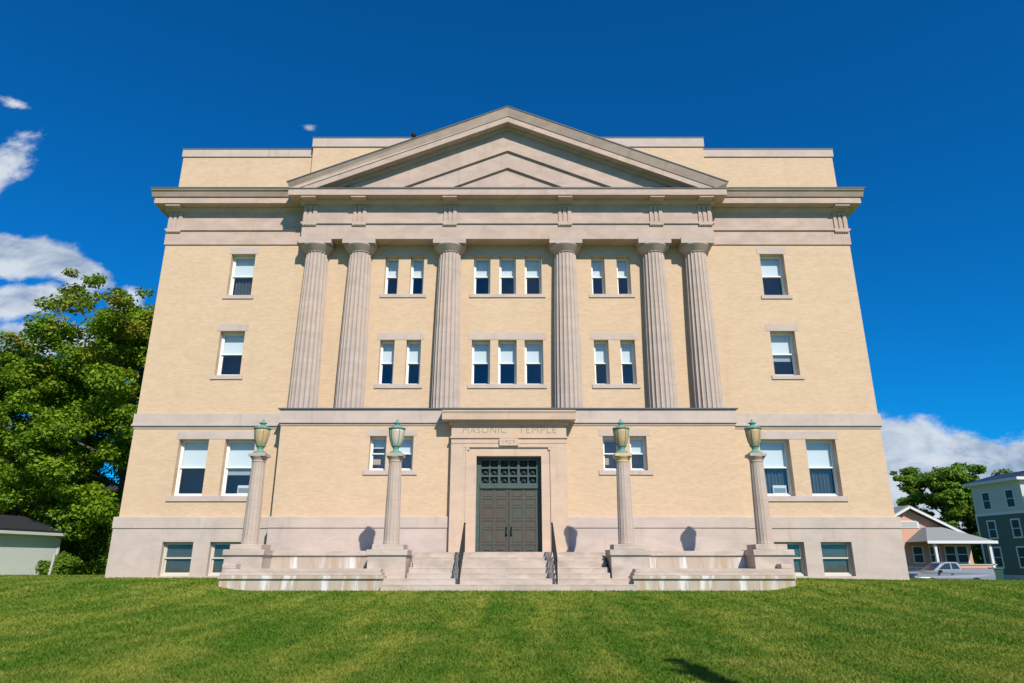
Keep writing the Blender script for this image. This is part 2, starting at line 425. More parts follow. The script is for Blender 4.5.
def grass():
    n = 560000
    Y = 7.6 / (1 - RNG.random(n) * (1 - 7.6 / 33)) ** 1.0
    X = (RNG.random(n) * 2 - 1) * (Y * .80 + 1)
    keep = ~((np.abs(X) < 8.75) & (Y > 21.25)) & ~((np.abs(X) < 15.1) & (Y > 26.85)) & ~((np.abs(X) < 9.1) & (Y > 21.9))
    X, Y = X[keep], Y[keep]; n = len(X); Z = ground(X, Y)
    h = (.018 + .032 * RNG.random(n)) * (.8 + .02 * Y); w = .005 + .0007 * Y
    a = RNG.random(n) * math.tau; lean = RNG.normal(0, .8, (n, 2)) * h[:, None]
    P = np.zeros((n, 3, 3)); c, s = np.cos(a) * w, np.sin(a) * w
    P[:, 0] = np.stack([X - c, Y - s, Z - .005], -1); P[:, 1] = np.stack([X + c, Y + s, Z - .005], -1)
    P[:, 2] = np.stack([X + lean[:, 0], Y + lean[:, 1], Z + h], -1)
    o = tri_cloud('lawn_grass', P, None, 'blade', RNG.random(n))
    tag(o, 'short mown green grass with dry straw coloured patches in front of the building', 'grass', kind='stuff')
grass()

# ------------------------------------------------------------------ the temple building
YW, YC, YA = 27.10, 26.30, 26.40      # wing wall, lower centre block, portico architrave
B = empty('temple_building', (0, YW, .9))
tag(B, 'four storey buff brick temple hall with six fluted columns and a stone pediment', 'building')
B0 = Vector((0, YW, .9))


SHIFT = 0.0


def part(mb, name, mat, parent=B, **k):
    """parts are modelled in world metres and re-based on the building's origin"""
    mb.v = [(x - B0.x + SHIFT, y - B0.y, z - B0.z) for x, y, z in mb.v]
    return mb.build(name, mat, parent, **k)


holes_base, holes_up, windows = [], [], []


def win(x0, x1, z0, z1, y, style):
    windows.append((x0, x1, z0, z1, y, style)); return (x0, x1, z0, z1)


for s in (-1, 1):
    def sx(a, b): return (a, b) if s > 0 else (-b, -a)
    x = sx(11.87, 13.06); win(*x, 3.98, 6.20, YW, 'wide_dark' if s < 0 else 'wide_curtain')
    x = sx(10.03, 11.22); win(*x, 3.98, 6.20, YW, 'wide_half' if s < 0 else 'wide_curtain')
    x = sx(10.98, 12.02); win(*x, 8.83, 10.75, YW, 'mid' if s < 0 else 'mid_half')
    x = sx(10.94, 11.98); win(*x, 12.35, 14.28, YW, 'top_curtain' if s < 0 else 'top')
    x = sx(11.88, 13.05); win(*x, 1.04, 2.27, YW - .13, 'base')
    x = sx(10.08, 11.25); win(*x, 1.04, 2.27, YW - .13, 'base')
for a in (-1.10, 0, 1.10):
    win(a - .36, a + .36, 12.40, 14.20, YW, 'slim_top'); win(a - .385, a + .385, 8.45, 10.36, YW, 'slim')
for a in (-5.0, -3.9, 3.9, 5.0):
    win(a - .29, a + .29, 12.40, 14.18, YW, 'slim_top'); win(a - .305, a + .305, 8.45, 10.36, YW, 'slim')
for a in (-4.98, -3.94, 4.02, 5.06):
    win(a - .325, a + .325, 4.87, 6.19, YC, 'low_clear' if a == 4.02 else ('low_half' if a == -4.98 else 'low'))


def H(y0, zlo, zhi, xlo=-99, xhi=99): return [w[:4] for w in windows if abs(w[4] - y0) < .01 and w[2] >= zlo and w[3] <= zhi and xlo < w[0] < xhi]


def shell(name, mat, xh, z0, z1, y, holes, ybk=46, depth=.45):
    mb = MB().wall(-xh, xh, z0, z1, y, holes, depth)
    mb.add([(-xh, y, z0), (-xh, y, z1), (-xh, ybk, z1), (-xh, ybk, z0)], [(0, 1, 2, 3)])
    mb.add([(xh, y, z0), (xh, ybk, z0), (xh, ybk, z1), (xh, y, z1)], [(0, 1, 2, 3)])
    mb.add([(-xh, ybk, z0), (-xh, ybk, z1), (xh, ybk, z1), (xh, ybk, z0)], [(0, 1, 2, 3)])
    return part(mb, name, mat)


YB = 46
shell('basement_wall', 'stone', 15.02, .3, 2.76, YW - .13, H(YW - .13, .5, 2.8))
part(MB().box(-15.06, 15.06, YW - .165, YB, 2.76, 3.19), 'plinth_band', 'stone', bevel=.02)
shell('ground_floor_wall', 'brick', 14.94, 3.19, 6.62, YW, H(YW, 3.2, 6.6))
part(MB().box(-14.97, 14.97, YW - .03, YB, 6.62, 6.72).box(-15.03, 15.03, YW - .09, YB + .03, 6.72, 6.80).box(-15.0, 15.0, YW - .06, YB + .02, 6.803, 7.22), 'belt_course', 'stone')
shell('upper_wall', 'brick', 14.93, 7.22, 14.71, YW, H(YW, 7.3, 14.7))
part(MB().box(-14.98, 14.98, YW - .05, YB, 14.71, 15.37), 'wing_architrave', 'entab')
part(MB().box(-15.03, 15.03, YW - .11, YB + .03, 15.37, 15.45), 'taenia', 'entab')
part(MB().box(-14.97, 14.97, YW - .04, YB, 15.45, 16.42), 'wing_frieze', 'entab')
part(MB().prism_x([(26.58, 16.46), (27.2, 16.40), (27.2, 16.72), (26.55, 16.72), (26.55, 16.46)], -15.44, 15.44).box(-15.44, 15.44, 27.2, YB + .5, 16.42, 16.72), 'wing_corona', 'entab')
part(MB().prism_x([(26.50, 16.75), (27.6, 16.72), (27.6, 17.06), (26.32, 17.06), (26.33, 17.00), (26.40, 16.94)], -15.54, 15.54).box(-15.54, 15.54, 27.6, YB + .6, 16.72, 17.05), 'wing_cymatium', 'entab')
part(MB().box(-15.59, 15.59, 26.29, YB + .65, 17.062, 17.10), 'roof_flashing', 'flash')
# bed moulding and soffit blocks
part(MB().prism_x([(26.92, 16.34), (27.06, 16.22), (27.06, 16.42), (26.88, 16.42)], -15.1, 15.1), 'bed_moulding', 'entab')
shell('parapet', 'brick', 14.80, 17.10, 19.13, YW + .02, [])
part(MB().box(-14.85, 14.85, YW - .03, YB, 19.13, 19.50), 'parapet_coping', 'stone')
part(MB().box(-14.87, 14.87, YW - .05, YB, 19.503, 19.55), 'parapet_flashing', 'flash')
part(MB().box(-8.82, 8.86, 26.82, 30, 17.11, 19.46), 'centre_parapet', 'brick')
part(MB().box(-8.86, 8.90, 26.77, 30.05, 19.46, 19.90), 'centre_parapet_coping', 'stone')
part(MB().box(-8.88, 8.92, 26.75, 30.07, 19.903, 19.95), 'centre_parapet_flashing', 'flash')
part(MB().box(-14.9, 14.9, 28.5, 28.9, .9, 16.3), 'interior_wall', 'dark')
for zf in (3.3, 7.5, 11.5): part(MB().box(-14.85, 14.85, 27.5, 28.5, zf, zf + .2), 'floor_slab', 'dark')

# lower centre block that carries the columns
PX0, PX1 = -2.19, 2.19
lc = [w[:4] for w in windows if w[4] == YC]
for s in (-1, 1):
    part(MB().box(min(2.1 * s, 8.86 * s), max(2.1 * s, 8.90 * s), YC - .075, YW, .6, 2.74), 'centre_base', 'stone')
    part(MB().box(min(2.1 * s, 8.89 * s), max(2.1 * s, 8.93 * s), YC - .11, YW, 2.743, 3.16), 'centre_plinth_band', 'stone', bevel=.02)
mb = MB().wall(-8.80, 8.86, 3.16, 6.60, YC, lc + [(-2.08, 2.08, 3.16, 5.9)], .42)
mb.add([(-8.80, YC, 3.16), (-8.80, YC, 6.6), (-8.80, YW, 6.6), (-8.80, YW, 3.16)], [(0, 1, 2, 3)])
mb.add([(8.86, YC, 3.16), (8.86, YW, 3.16), (8.86, YW, 6.6), (8.86, YC, 6.6)], [(0, 1, 2, 3)])
part(mb, 'centre_wall', 'brick')
part(MB().box(-8.83, 8.89, YC - .03, YW, 6.60, 6.69).box(-8.89, 8.95, YC - .09, YW, 6.69, 6.78).box(-8.86, 8.92, YC - .06, YW, 6.783, 7.23), 'centre_belt_course', 'stone')
part(MB().box(-8.94, 9.02, YC - .13, YW, 7.233, 7.272), 'ledge_flashing', 'flash')

# giant columns
CXS = (-8.20, -6.33, -2.47, 2.48, 6.27, 8.09)
CY = 26.93


def make_column(cx):
    prof = []
    n = 14
    for i in range(n + 1):
        t = i / n; z = 7.273 + t * (14.12 - 7.273)
        prof.append((.59 - .12 * (t ** 1.5), z))
    mb = MB().lathe(prof, cx, CY, 160, 20, .052)
    c = part(mb, 'column', 'column_stone')
    mb = MB().lathe([(.46, 14.115), (.482, 14.13), (.465, 14.15), (.485, 14.17), (.53, 14.22), (.61, 14.31), (.68, 14.39), (.695, 14.43), (.67, 14.46)], cx, CY, 48)
    mb.box(cx - .70, cx + .70, YA - .035, YW, 14.46, 14.74)
    k = part(mb, 'capital', 'column_stone', parent=c, smooth=False)
    return c
for cx in CXS: make_column(cx)

# portico entablature
part(MB().box(-8.82, 8.82, YA, YW, 14.66, 15.36), 'portico_architrave', 'entab')
part(MB().box(-8.88, 8.88, YA - .06, YW, 15.363, 15.45), 'portico_taenia', 'entab')
part(MB().box(-8.82, 8.82, YA + .01, YW, 15.452, 16.44), 'portico_frieze', 'entab')
part(MB().prism_x([(26.22, 16.36), (26.40, 16.24), (26.40, 16.44), (26.18, 16.44)], -8.95, 8.95), 'portico_bed_moulding', 'entab')
part(MB().box(-9.36, 9.36, 25.82, 27.6, 16.45, 16.73), 'portico_corona', 'entab')
part(MB().box(-9.38, 9.38, 25.79, 27.6, 16.733, 16.775), 'portico_flashing', 'flash')


def triglyph(x0, x1, y, z0, z1):
    w = (x1 - x0) / 3; mb = MB()
    pts = [(x0, y)]
    for k in range(3):
        a = x0 + k * w
        pts += [(a + w * .12, y - .06), (a + w * .70, y - .06), (a + w * .86, y - .005)] if k < 2 else [(a + w * .12, y - .06), (a + w * .80, y - .06), (x1, y)]
        if k < 2: pts += [(a + w, y - .005)]
    n = len(pts)
    mb.add([(px, py, z0) for px, py in pts] + [(px, py, z1) for px, py in pts] + [(x0, y + .05, z0), (x1, y + .05, z0), (x0, y + .05, z1), (x1, y + .05, z1)],
           [(i, i + 1, i + 1 + n, i + n) for i in range(n - 1)] + [(2 * n,) + tuple(range(n)) + (2 * n + 1,), (2 * n + 3,) + tuple(range(2 * n - 1, n - 1, -1)) + (2 * n + 2,)])
    mb.box(x0, x1, y - .068, y, z1, z1 + .08)
    t = part(mb, 'triglyph', 'entab')
    # regula with drops under the taenia
    r = MB().box(x0, x1, y - .085, y, 15.30, 15.362)
    for k in range(6): r.box(x0 + (x1 - x0) * (k + .2) / 6, x0 + (x1 - x0) * (k + .75) / 6, y - .075, y, 15.265, 15.30)
    part(r, 'regula', 'entab')
for cx in (-8.50, -6.37, -2.47, 2.47, 6.40, 8.50):
    triglyph(cx - .30, cx + .30, YA + .01, 15.45, 16.14)
    part(MB().box(cx - .31, cx + .31, 25.86, 26.25, 16.37, 16.449), 'mutule', 'entab')
for s in (-1, 1):
    cx = 14.64 * s
    triglyph(cx - .31, cx + .31, YW - .04, 15.45, 16.14)
    part(MB().box(cx - .32, cx + .32, 26.60, 26.95, 16.37, 16.445), 'mutule', 'entab')

# pediment
SL = .403


def chev(zt, zb, zbase, y0, y1, xe=None):
    xt = (zt - zbase) / SL; xb = (zb - zbase) / SL
    return [(-xt, zbase), (-xb, zbase), (0, zb), (xb, zbase), (xt, zbase), (0, zt)]


def chevron(name, zt, zb, zbase, y0, y1, mat='entab', endx=None, slant=0):
    low_ = (1, 2, 3, 4, 5) if endx else (1, 2, 3)
    if endx:
        ze = zt - SL * endx; xb = (zb - zbase) / SL
        poly = [(-endx, ze), (-endx + .09, zbase), (-xb, zbase), (0, zb), (xb, zbase), (endx - .09, zbase), (endx, ze), (0, zt)]
        fs = [(0, 1, 2, 3, 7), (3, 4, 5, 6, 7)]
    else:
        poly = chev(zt, zb, zbase, y0, y1); fs = [(0, 1, 2, 5), (2, 3, 4, 5)]
    n = len(poly); mb = MB()
    vs = [(x, y0 + (slant if i in low_ else 0), z) for i, (x, z) in enumerate(poly)] + [(x, y1, z) for x, z in poly]
    F = fs + [tuple(n + i for i in reversed(f)) for f in fs] + [(i, i + n, (i + 1) % n + n, (i + 1) % n) for i in range(n)]
    mb.add(vs, F); return part(mb, name, mat)


chevron('raking_cymatium', 20.76, 20.38, 16.78, 25.66, 31.9, endx=9.42, slant=.15)
chevron('raking_corona', 20.385, 20.11, 16.775, 25.84, 31.8)
chevron('raking_flashing', 20.80, 20.762, 16.99, 25.64, 32.05, 'flash', endx=9.44)
chevron('raking_bed_moulding', 20.115, 19.98, 16.775, 26.20, 31.0)
tym = MB().prism_y([(-8.2, 16.775), (8.2, 16.775), (0, 16.775 + 8.2 * SL)], 26.56, 27.0)
part(tym, 'tympanum', 'entab')
chevron('tympanum_outer_step', 19.99, 18.98, 16.776, 26.36, 26.56)
chevron('tympanum_inner_step', 18.985, 18.17, 16.777, 26.46, 26.56)
part(MB().prism_y([(-9.0, 16.9), (9.0, 16.9), (0, 16.9 + 9.0 * SL)], 27.0, 31.7), 'pediment_roof', 'roof')
part(MB().box(-14.9, 14.9, 27.3, 45.8, 18.5, 18.7), 'flat_roof', 'roof')
part(MB().lathe([(.05, 19.0), (.05, 19.38), (.11, 19.42), (.13, 19.52), (.04, 19.66)], -4.15, 25.95, 10), 'roof_vent', 'iron')

# lintels and sills
for s in (-1, 1):
    def bx(x0, x1, z0, z1, nm, y=YW, pr=.03):
        a, b = (x0, x1) if s > 0 else (-x1, -x0)
        part(MB().box(a, b, y - pr, y + .16, z0, z1), nm, 'stone')
    bx(9.92, 13.18, 6.203, 6.50, 'lintel', pr=.012); bx(9.88, 13.22, 3.78, 3.978, 'window_sill', pr=.05)
    bx(10.84, 12.16, 10.753, 11.04, 'lintel', pr=.012); bx(10.84, 12.16, 8.66, 8.828, 'window_sill', pr=.045)
    bx(10.82, 12.1, 14.283, 14.58, 'lintel', pr=.012); bx(10.80, 12.12, 12.19, 12.348, 'window_sill', pr=.045)
    for (z0, z1, nm, pr) in ((10.363, 10.66, 'lintel', .012), (8.28, 8.448, 'window_sill', .045), (14.19, 14.46, 'lintel', .012), (12.25, 12.398, 'window_sill', .045)):
        bx(3.47, 5.43, z0, z1, nm, pr=pr)
    a, b = ((-5.45, -3.47) if s < 0 else (3.55, 5.53))
    part(MB().box(a, b, YC - .012, YC + .16, 6.193, 6.44), 'lintel', 'stone'); part(MB().box(a - .04, b + .04, YC - .045, YC + .16, 4.70, 4.868), 'window_sill', 'stone')
    bx(9.95, 13.18, .86, 1.038, 'window_sill', y=YW - .13, pr=.03)
for (z0, z1, nm, pr) in ((10.363, 10.66, 'lintel', .012), (8.28, 8.448, 'window_sill', .045), (14.203, 14.46, 'lintel', .012), (12.25, 12.398, 'window_sill', .045)):
    part(MB().box(-1.62, 1.62, YW - pr, YW + .16, z0, z1), nm, 'stone')


def pleats(x0, x1, y, z0, z1):
    mb = MB(); n = max(8, int((x1 - x0) / .03)); k = random.random() * 6
    pts = [(x0 + (x1 - x0) * i / n, y + .03 * math.sin(i * 1.35 + k) + .012 * math.sin(i * .5 + k)) for i in range(n + 1)]
    mb.add([(a, b, z0) for a, b in pts] + [(a, b, z1) for a, b in pts] + [(a, b + .006, z0) for a, b in pts] + [(a, b + .006, z1) for a, b in pts],
           [(i, i + 1, i + n + 2, i + n + 1) for i in range(n)] + [(i + 2 * n + 3, i + 2 * n + 2, i + 3 * n + 3, i + 3 * n + 4) for i in range(n)])
    return mb


def make_window(x0, x1, z0, z1, y, style):
    wide = x1 - x0; yf = y + (.26 if style != 'base' else .20); base = style == 'base'
    fw = .075 if wide > .9 else .06
    jm = .05
    mb = MB()
    fmat = 'white'
    zt = z1 - .0
    # outer frame
    for (a, b, c, d) in ((x0, x0 + jm, z0, z1), (x1 - jm, x1, z0, z1), (x0 + jm, x1 - jm, z1 - jm, z1), (x0 + jm, x1 - jm, z0, z0 + .07)):
        mb.box(a, b, yf, yf + .14, c, d)
    zm = z0 + (z1 - z0) * (.51 if not base else .52)
    X0, X1 = x0 + jm, x1 - jm
    up = (X0, X1, zm - .02, z1 - jm, yf + .03); lo = (X0, X1, z0 + .07, zm + .02, yf + .085)
    s = fw * .7
    for (a, b, c, d, yy) in (up, lo):
        for (p, q, r_, t) in ((a, a + s, c, d), (b - s, b, c, d), (a + s, b - s, d - s, d), (a + s, b - s, c, c + s)):
            mb.box(p, q, yy, yy + .045, r_, t)
    w = part(mb, 'window', 'cream' if base else 'white')
    for (a, b, c, d, yy) in (up, lo):
        pm = MB().box(a + s, b - s, yy + .018, yy + .026, c + s, d - s)
        part(pm, 'pane', 'glass', parent=w)
    if base:
        mbs = MB()
        for (a, b, c, d, yy) in (up, lo):
            zz = c + s
            while zz < d - s - .05:
                mbs.box(a + s, b - s, yy + .05, yy + .06, zz, zz + .034); zz += .042
        part(mbs, 'security_screen', 'bars', parent=w)
        part(MB().box(x0, x1, yf + .2, yf + .22, z0, z1), 'dark_room_backing', 'dark', parent=w)  # dark sheet standing in for the unlit room behind the window
        return w
    zb = zm - .0
    if style in ('wide_half', 'mid_half'): zb = zm - .28
    if style == 'low_clear': zb = z1 - .16
    if style == 'low_half': zb = zm + .22
    part(MB().box(x0 + .06, x1 - .06, yf + .15, yf + .158, zb if style not in ('wide_half', 'mid_half') else zm, z1 - .05), 'roller_blind', 'blind', parent=w)
    if style in ('wide_half', 'mid_half'): part(MB().box(x0 + .06, x1 - .06, yf + .16, yf + .168, zm - .28, zm), 'blind_hem', 'dim_blind', parent=w)
    if style in ('wide_curtain', 'top_curtain'):
        part(pleats(x0 + .08, x1 - .08, yf + .24, z0 + .08, zm), 'curtain', 'curtain', parent=w)
    return w
for w in windows: make_window(*w)

# entrance portal (stands a little right of the wings' centre line)
SHIFT = .07
yd = 26.0
DX, DZ0, DZ1 = 1.23, 1.86, 5.38
part(MB().wall(-2.2, 2.2, 1.86, 6.05, yd, [(-1.60, 1.60, 1.86, 5.72)], .06).box(-2.2, -1.66, yd + .061, 27, 1.86, 6.05).box(1.66, 2.2, yd + .061, 27, 1.86, 6.05)
     .add([(-2.2, yd, 1.86), (-2.2, yd, 6.05), (-2.2, yd + .062, 6.05), (-2.2, yd + .062, 1.86)], [(0, 1, 2, 3)])
     .add([(2.2, yd, 1.86), (2.2, yd + .062, 1.86), (2.2, yd + .062, 6.05), (2.2, yd, 6.05)], [(0, 1, 2, 3)]), 'portal_surround', 'portal')
part(MB().wall(-1.60, 1.60, 1.86, 5.72, yd + .03, [(-DX, DX, 1.86, DZ1)], .5), 'door_architrave', 'portal')
for a, b, c, d in ((-1.64, -1.50, 5.60, 5.76), (1.50, 1.64, 5.60, 5.76)): part(MB().box(a, b, yd - .03, yd + .05, c, d), 'architrave_ear', 'portal')
part(MB().box(-1.66, 1.66, yd - .035, yd + .05, 5.70, 5.765), 'architrave_moulding', 'portal')
for s in (-1, 1): part(MB().box(min(1.56 * s, 1.63 * s), max(1.56 * s, 1.63 * s), yd - .02, yd + .05, 1.86, 5.60), 'architrave_moulding', 'portal')
part(MB().box(-2.24, 2.24, yd - .05, 27, 6.05, 6.12), 'portal_fillet', 'portal')
part(MB().box(-2.2, 2.2, yd - .012, 27, 6.12, 6.70), 'name_frieze', 'portal')
part(MB().box(-2.3, 2.3, yd - .10, 27, 6.58, 6.72).prism_x([(25.68, 6.72), (27, 6.72), (27, 7.10), (25.62, 7.10), (25.62, 7.02), (25.66, 6.95)], -2.55, 2.55), 'portal_cornice', 'portal')
part(MB().box(-2.6, 2.6, 25.58, 27, 7.103, 7.15), 'portal_flashing', 'flash')
part(MB().box(-2.2, 2.2, yd - .018, yd, 5.86, 5.875), 'portal_line', 'portal')
part(MB().box(-.36, .36, yd - .10, yd, 5.76, 6.03), 'date_stone', 'portal')


def text(s, x, y, z, h, name, parent, mat, width=None):
    cu = bpy.data.curves.new(name, 'FONT'); cu.body = s; cu.size = h / .70; cu.align_x = 'CENTER'; cu.extrude = .004; cu.offset = -.004
    cu.space_character = 1.12; cu.resolution_u = 4
    to = bpy.data.objects.new(name + '_tmp', cu); COL.objects.link(to)
    dg = bpy.context.evaluated_depsgraph_get(); me = bpy.data.meshes.new_from_object(to.evaluated_get(dg))
    bpy.data.objects.remove(to); n = len(me.vertices); co = np.zeros(n * 3); me.vertices.foreach_get('co', co); co = co.reshape(-1, 3)
    w0 = co[:, 0].max() - co[:, 0].min(); k = (width / w0) if width else 1
    cxm = (co[:, 0].max() + co[:, 0].min()) / 2
    q = np.stack([(co[:, 0] - cxm) * k + x + SHIFT - B0.x, y - co[:, 2] - B0.y, co[:, 1] + z - B0.z], -1)
    me.vertices.foreach_set('co', q.reshape(-1)); me.update(); me.materials.clear(); me.materials.append(M[mat])
    o = bpy.data.objects.new(name, me); COL.objects.link(o); o.parent = parent; return o
text('MASONIC', -.93, yd - .016, 6.245, .26, 'lettering', B, 'letter', 1.66)
text('TEMPLE', 1.10, yd - .016, 6.245, .26, 'lettering', B, 'letter', 1.44)
text('1929', 0, yd - .104, 5.83, .14, 'date_lettering', B, 'letter', .46)

# door: frame, transom grille, two leaves
yb = 26.36
fr = MB().box(-DX, -DX + .13, yb, yb + .15, 1.86, DZ1).box(DX - .13, DX, yb, yb + .15, 1.86, DZ1).box(-DX + .13, DX - .13, yb, yb + .15, DZ1 - .10, DZ1).box(-DX + .13, DX - .13, yb - .03, yb + .12, 4.20, 4.36)
dfr = part(fr, 'door_frame', 'green_metal')
tr = MB(); tx0, tx1, tz0, tz1 = -DX + .13, DX - .13, 4.36, DZ1 - .10
gw = (tx1 - tx0) / 3
for k in range(4):
    xx = tx0 + gw * k; tr.box(max(tx0, xx - .05), min(tx1, xx + .05), yb, yb + .1, tz0, tz1)
for k in range(3):
    xx = tx0 + gw * (k + .5); tr.box(xx - .028, xx + .028, yb + .02, yb + .1, tz0, tz1)
for j in range(4):
    zz = tz0 + (tz1 - tz0) * j / 3; tr.box(tx0 + .001, tx1 - .001, yb + .01, yb + .095, max(tz0, zz - .035), min(tz1, zz + .035))
part(tr, 'transom_grille', 'green_metal')
part(MB().box(tx0, tx1, yb + .16, yb + .18, tz0, tz1), 'transom_glass', 'dark')
cof = MB()
for k in range(6):
    for j in range(3):
        cxx = tx0 + gw * (k // 2) + gw * (.27 if k % 2 == 0 else .73); czz = tz0 + (tz1 - tz0) * (j + .5) / 3; a = .085; b = .07
        cof.add([(cxx - a, yb + .15, czz - b), (cxx + a, yb + .15, czz - b), (cxx + a, yb + .15, czz + b), (cxx - a, yb + .15, czz + b), (cxx, yb + .04, czz - .02)],
                [(0, 1, 4), (1, 2, 4), (2, 3, 4), (3, 0, 4)])
part(cof, 'transom_boss', 'green_metal')
for s in (-1, 1):
    a, b = (DX * 0 + .006, DX - .135) if s > 0 else (-DX + .135, -.006)
    d = MB().box(a, b, yb + .05, yb + .10, 1.88, 4.20)
    # stiles and rails, then sunk panels with raised fields
    nz_ = [1.90, 2.18, 2.72, 3.04, 3.52, 3.84, 4.17]
    cols = [a + .05, a + (b - a) / 2, b - .05]
    for zz in nz_: d.box(a + .002, b - .002, yb + .03, yb + .05, zz - .03, zz + .03)
    for xx in cols: d.box(xx - .04, xx + .04, yb + .028, yb + .05, 1.885, 4.195)
    for i in range(len(nz_) - 1):
        for j in range(2):
            p, q = cols[j] + .085, cols[j + 1] - .085; z_a, z_b = nz_[i] + .07, nz_[i + 1] - .07
            if i == 0:
                mx_ = (p + q) / 2; d.prism_y([(mx_ + .11 * math.cos(t), 1.96 + .13 * math.sin(t)) for t in [math.pi * k / 8 for k in range(9)]], yb + .025, yb + .05)
            else: d.box(p, q, yb + .036, yb + .05, z_a, z_b)
    leaf = part(d, 'door', 'bronze')
    hx = .09 * s
    hd = MB().tube([(hx, yb + .02, 2.50), (hx, yb - .05, 2.53), (hx, yb - .05, 2.72), (hx, yb + .02, 2.75)], [.016] * 4, 8).box(hx - .03, hx + .03, yb + .012, yb + .03, 2.46, 2.54).box(hx - .03, hx + .03, yb + .012, yb + .03, 2.71, 2.79)
    part(hd, 'door_handle', 'handle', parent=leaf)

SHIFT = 0.0
TX = .085
# ------------------------------------------------------------------ entrance steps and terrace
def top(name, mat, mb, label, cat, base, group=None, **k):
    b = Vector(base); mb.v = [(x - b.x, y - b.y, z - b.z) for x, y, z in mb.v]
    o = mb.build(name, mat, None, **k); o.location = b; tag(o, label, cat, group); return o


st = MB(); z = .77; rise = (1.86 - .77) / 7
for i in range(7):
    hw = 3.76 if i < 2 else 3.09
    y = 21.30 + .33 * i
    st.prism_x([(y, .3 if i == 0 else z - .02), (y + .40 if i < 6 else 26.0, .3 if i == 0 else z - .02), (y + .40 if i < 6 else 26.0, z + rise - .0), (y + .006, z + rise), (y - .006, z + rise - .008), (y - .006, z + rise - .030), (y, z + rise - .035)], -hw, hw)
    z += rise
st.box(-3.0, 3.0, 22.5, 26.0, .4, 1.6)
E_ = top('entrance_steps', 'step', st, 'broad flight of seven pale stone steps up to the bronze double door', 'steps', (0, 21.3, .75)); E_.location.x = TX
TG = 'terrace walls beside the entrance steps'
for s in (-1, 1):
    def bb(mb, x0, x1, *r): return mb.box(*((x0, x1) if s > 0 else (-x1, -x0)), *r)
    side = 'right' if s > 0 else 'left'
    base = Vector((6.2 * s, 21.5, .75))
    root = empty('terrace_wall', base)
    tag(root, 'two tier stained stone terrace wall with square piers %s of the entrance steps' % side, 'terrace wall', TG)
    root.location.x += TX
    def tp(mb, nm, mat, **k):
        mb.v = [(x - base.x, y - base.y, z - base.z) for x, y, z in mb.v]; return mb.build(nm, mat, root, **k)
    tp(bb(MB(), 3.74 - .02 * s, 8.55 - .04 * s, 21.46, 23.2, .3, 1.07), 'lower_wall', 'stain')
    for q, (ins, za, zb) in enumerate(((0, 1.072, 1.17), (.10, 1.172, 1.265), (.20, 1.267, 1.36))):
        tp(bb(MB(), 3.70 - .02 * s + ins * .6, 8.59 - .04 * s - ins * .15, 21.40 + ins, 23.2, za, zb), 'stepped_course', 'step' if q else 'stain', bevel=.012)
    tp(bb(MB(), 8.20, 8.57 - .04 * s, 21.62, 22.0, 1.362, 1.50), 'end_block', 'step', bevel=.012)
    tp(bb(MB(), 4.2, 7.6, 22.86, 26.2, 1.30, 1.74), 'upper_wall', 'stain')
    tp(bb(MB(), 3.9, 7.8, 22.80, 26.2, 1.742, 1.89), 'upper_coping', 'step', bevel=.012)
    for c in (3.75, 8.16):
        tp(bb(MB(), c - .59, c + .59, 22.03, 26.15 if c < 5 else 23.05, 1.0, 1.742), 'pier', 'step')
        tp(bb(MB(), c - .635, c + .635, 21.97, 23.12, 1.745, 1.92), 'pier_cap', 'step', bevel=.02)
        tp(bb(MB(), c - .49, c + .49, 22.12, 23.0, 1.922, 2.08), 'pier_plinth', 'step', bevel=.015)

# handrails
for x, lb in ((-1.38, 'black iron handrail on the left of the door steps'), (1.52, 'black iron handrail on the right of the door steps')):
    b = Vector((x, 21.45, .77)); root = empty('handrail', b); tag(root, lb, 'handrail', 'handrails on the entrance steps')
    def hp(mb, nm): mb.v = [(p - b.x, q - b.y, r - b.z) for p, q, r in mb.v]; return mb.build(nm, 'iron', root)
    p0, p1, p2 = (x, 21.40, 1.72), (x, 23.40, 2.78), (x, 23.75, 2.78)
    hp(MB().tube([(x, 21.30, 1.60), (x, 21.33, 1.70), p0, p1, p2], [.026] * 5, 8), 'top_rail')
    hp(MB().bar((x, 21.45, .77 + .27), (x, 23.40, 1.86 + .16), .03, .03), 'bottom_rail')
    bal = MB()
    for k in range(19):
        y = 21.48 + .105 * k; f = (y - 21.4) / 2.0
        bal.box(x - .011, x + .011, y - .011, y + .011, 1.00 + f * 1.02 + .03, 1.70 + f * 1.06)
    hp(bal, 'balusters')
    for y, zb_, zt_ in ((21.42, .70, 1.73), (23.40, 1.80, 2.78)): hp(MB().box(x - .025, x + .025, y - .025, y + .025, zb_, zt_), 'post')


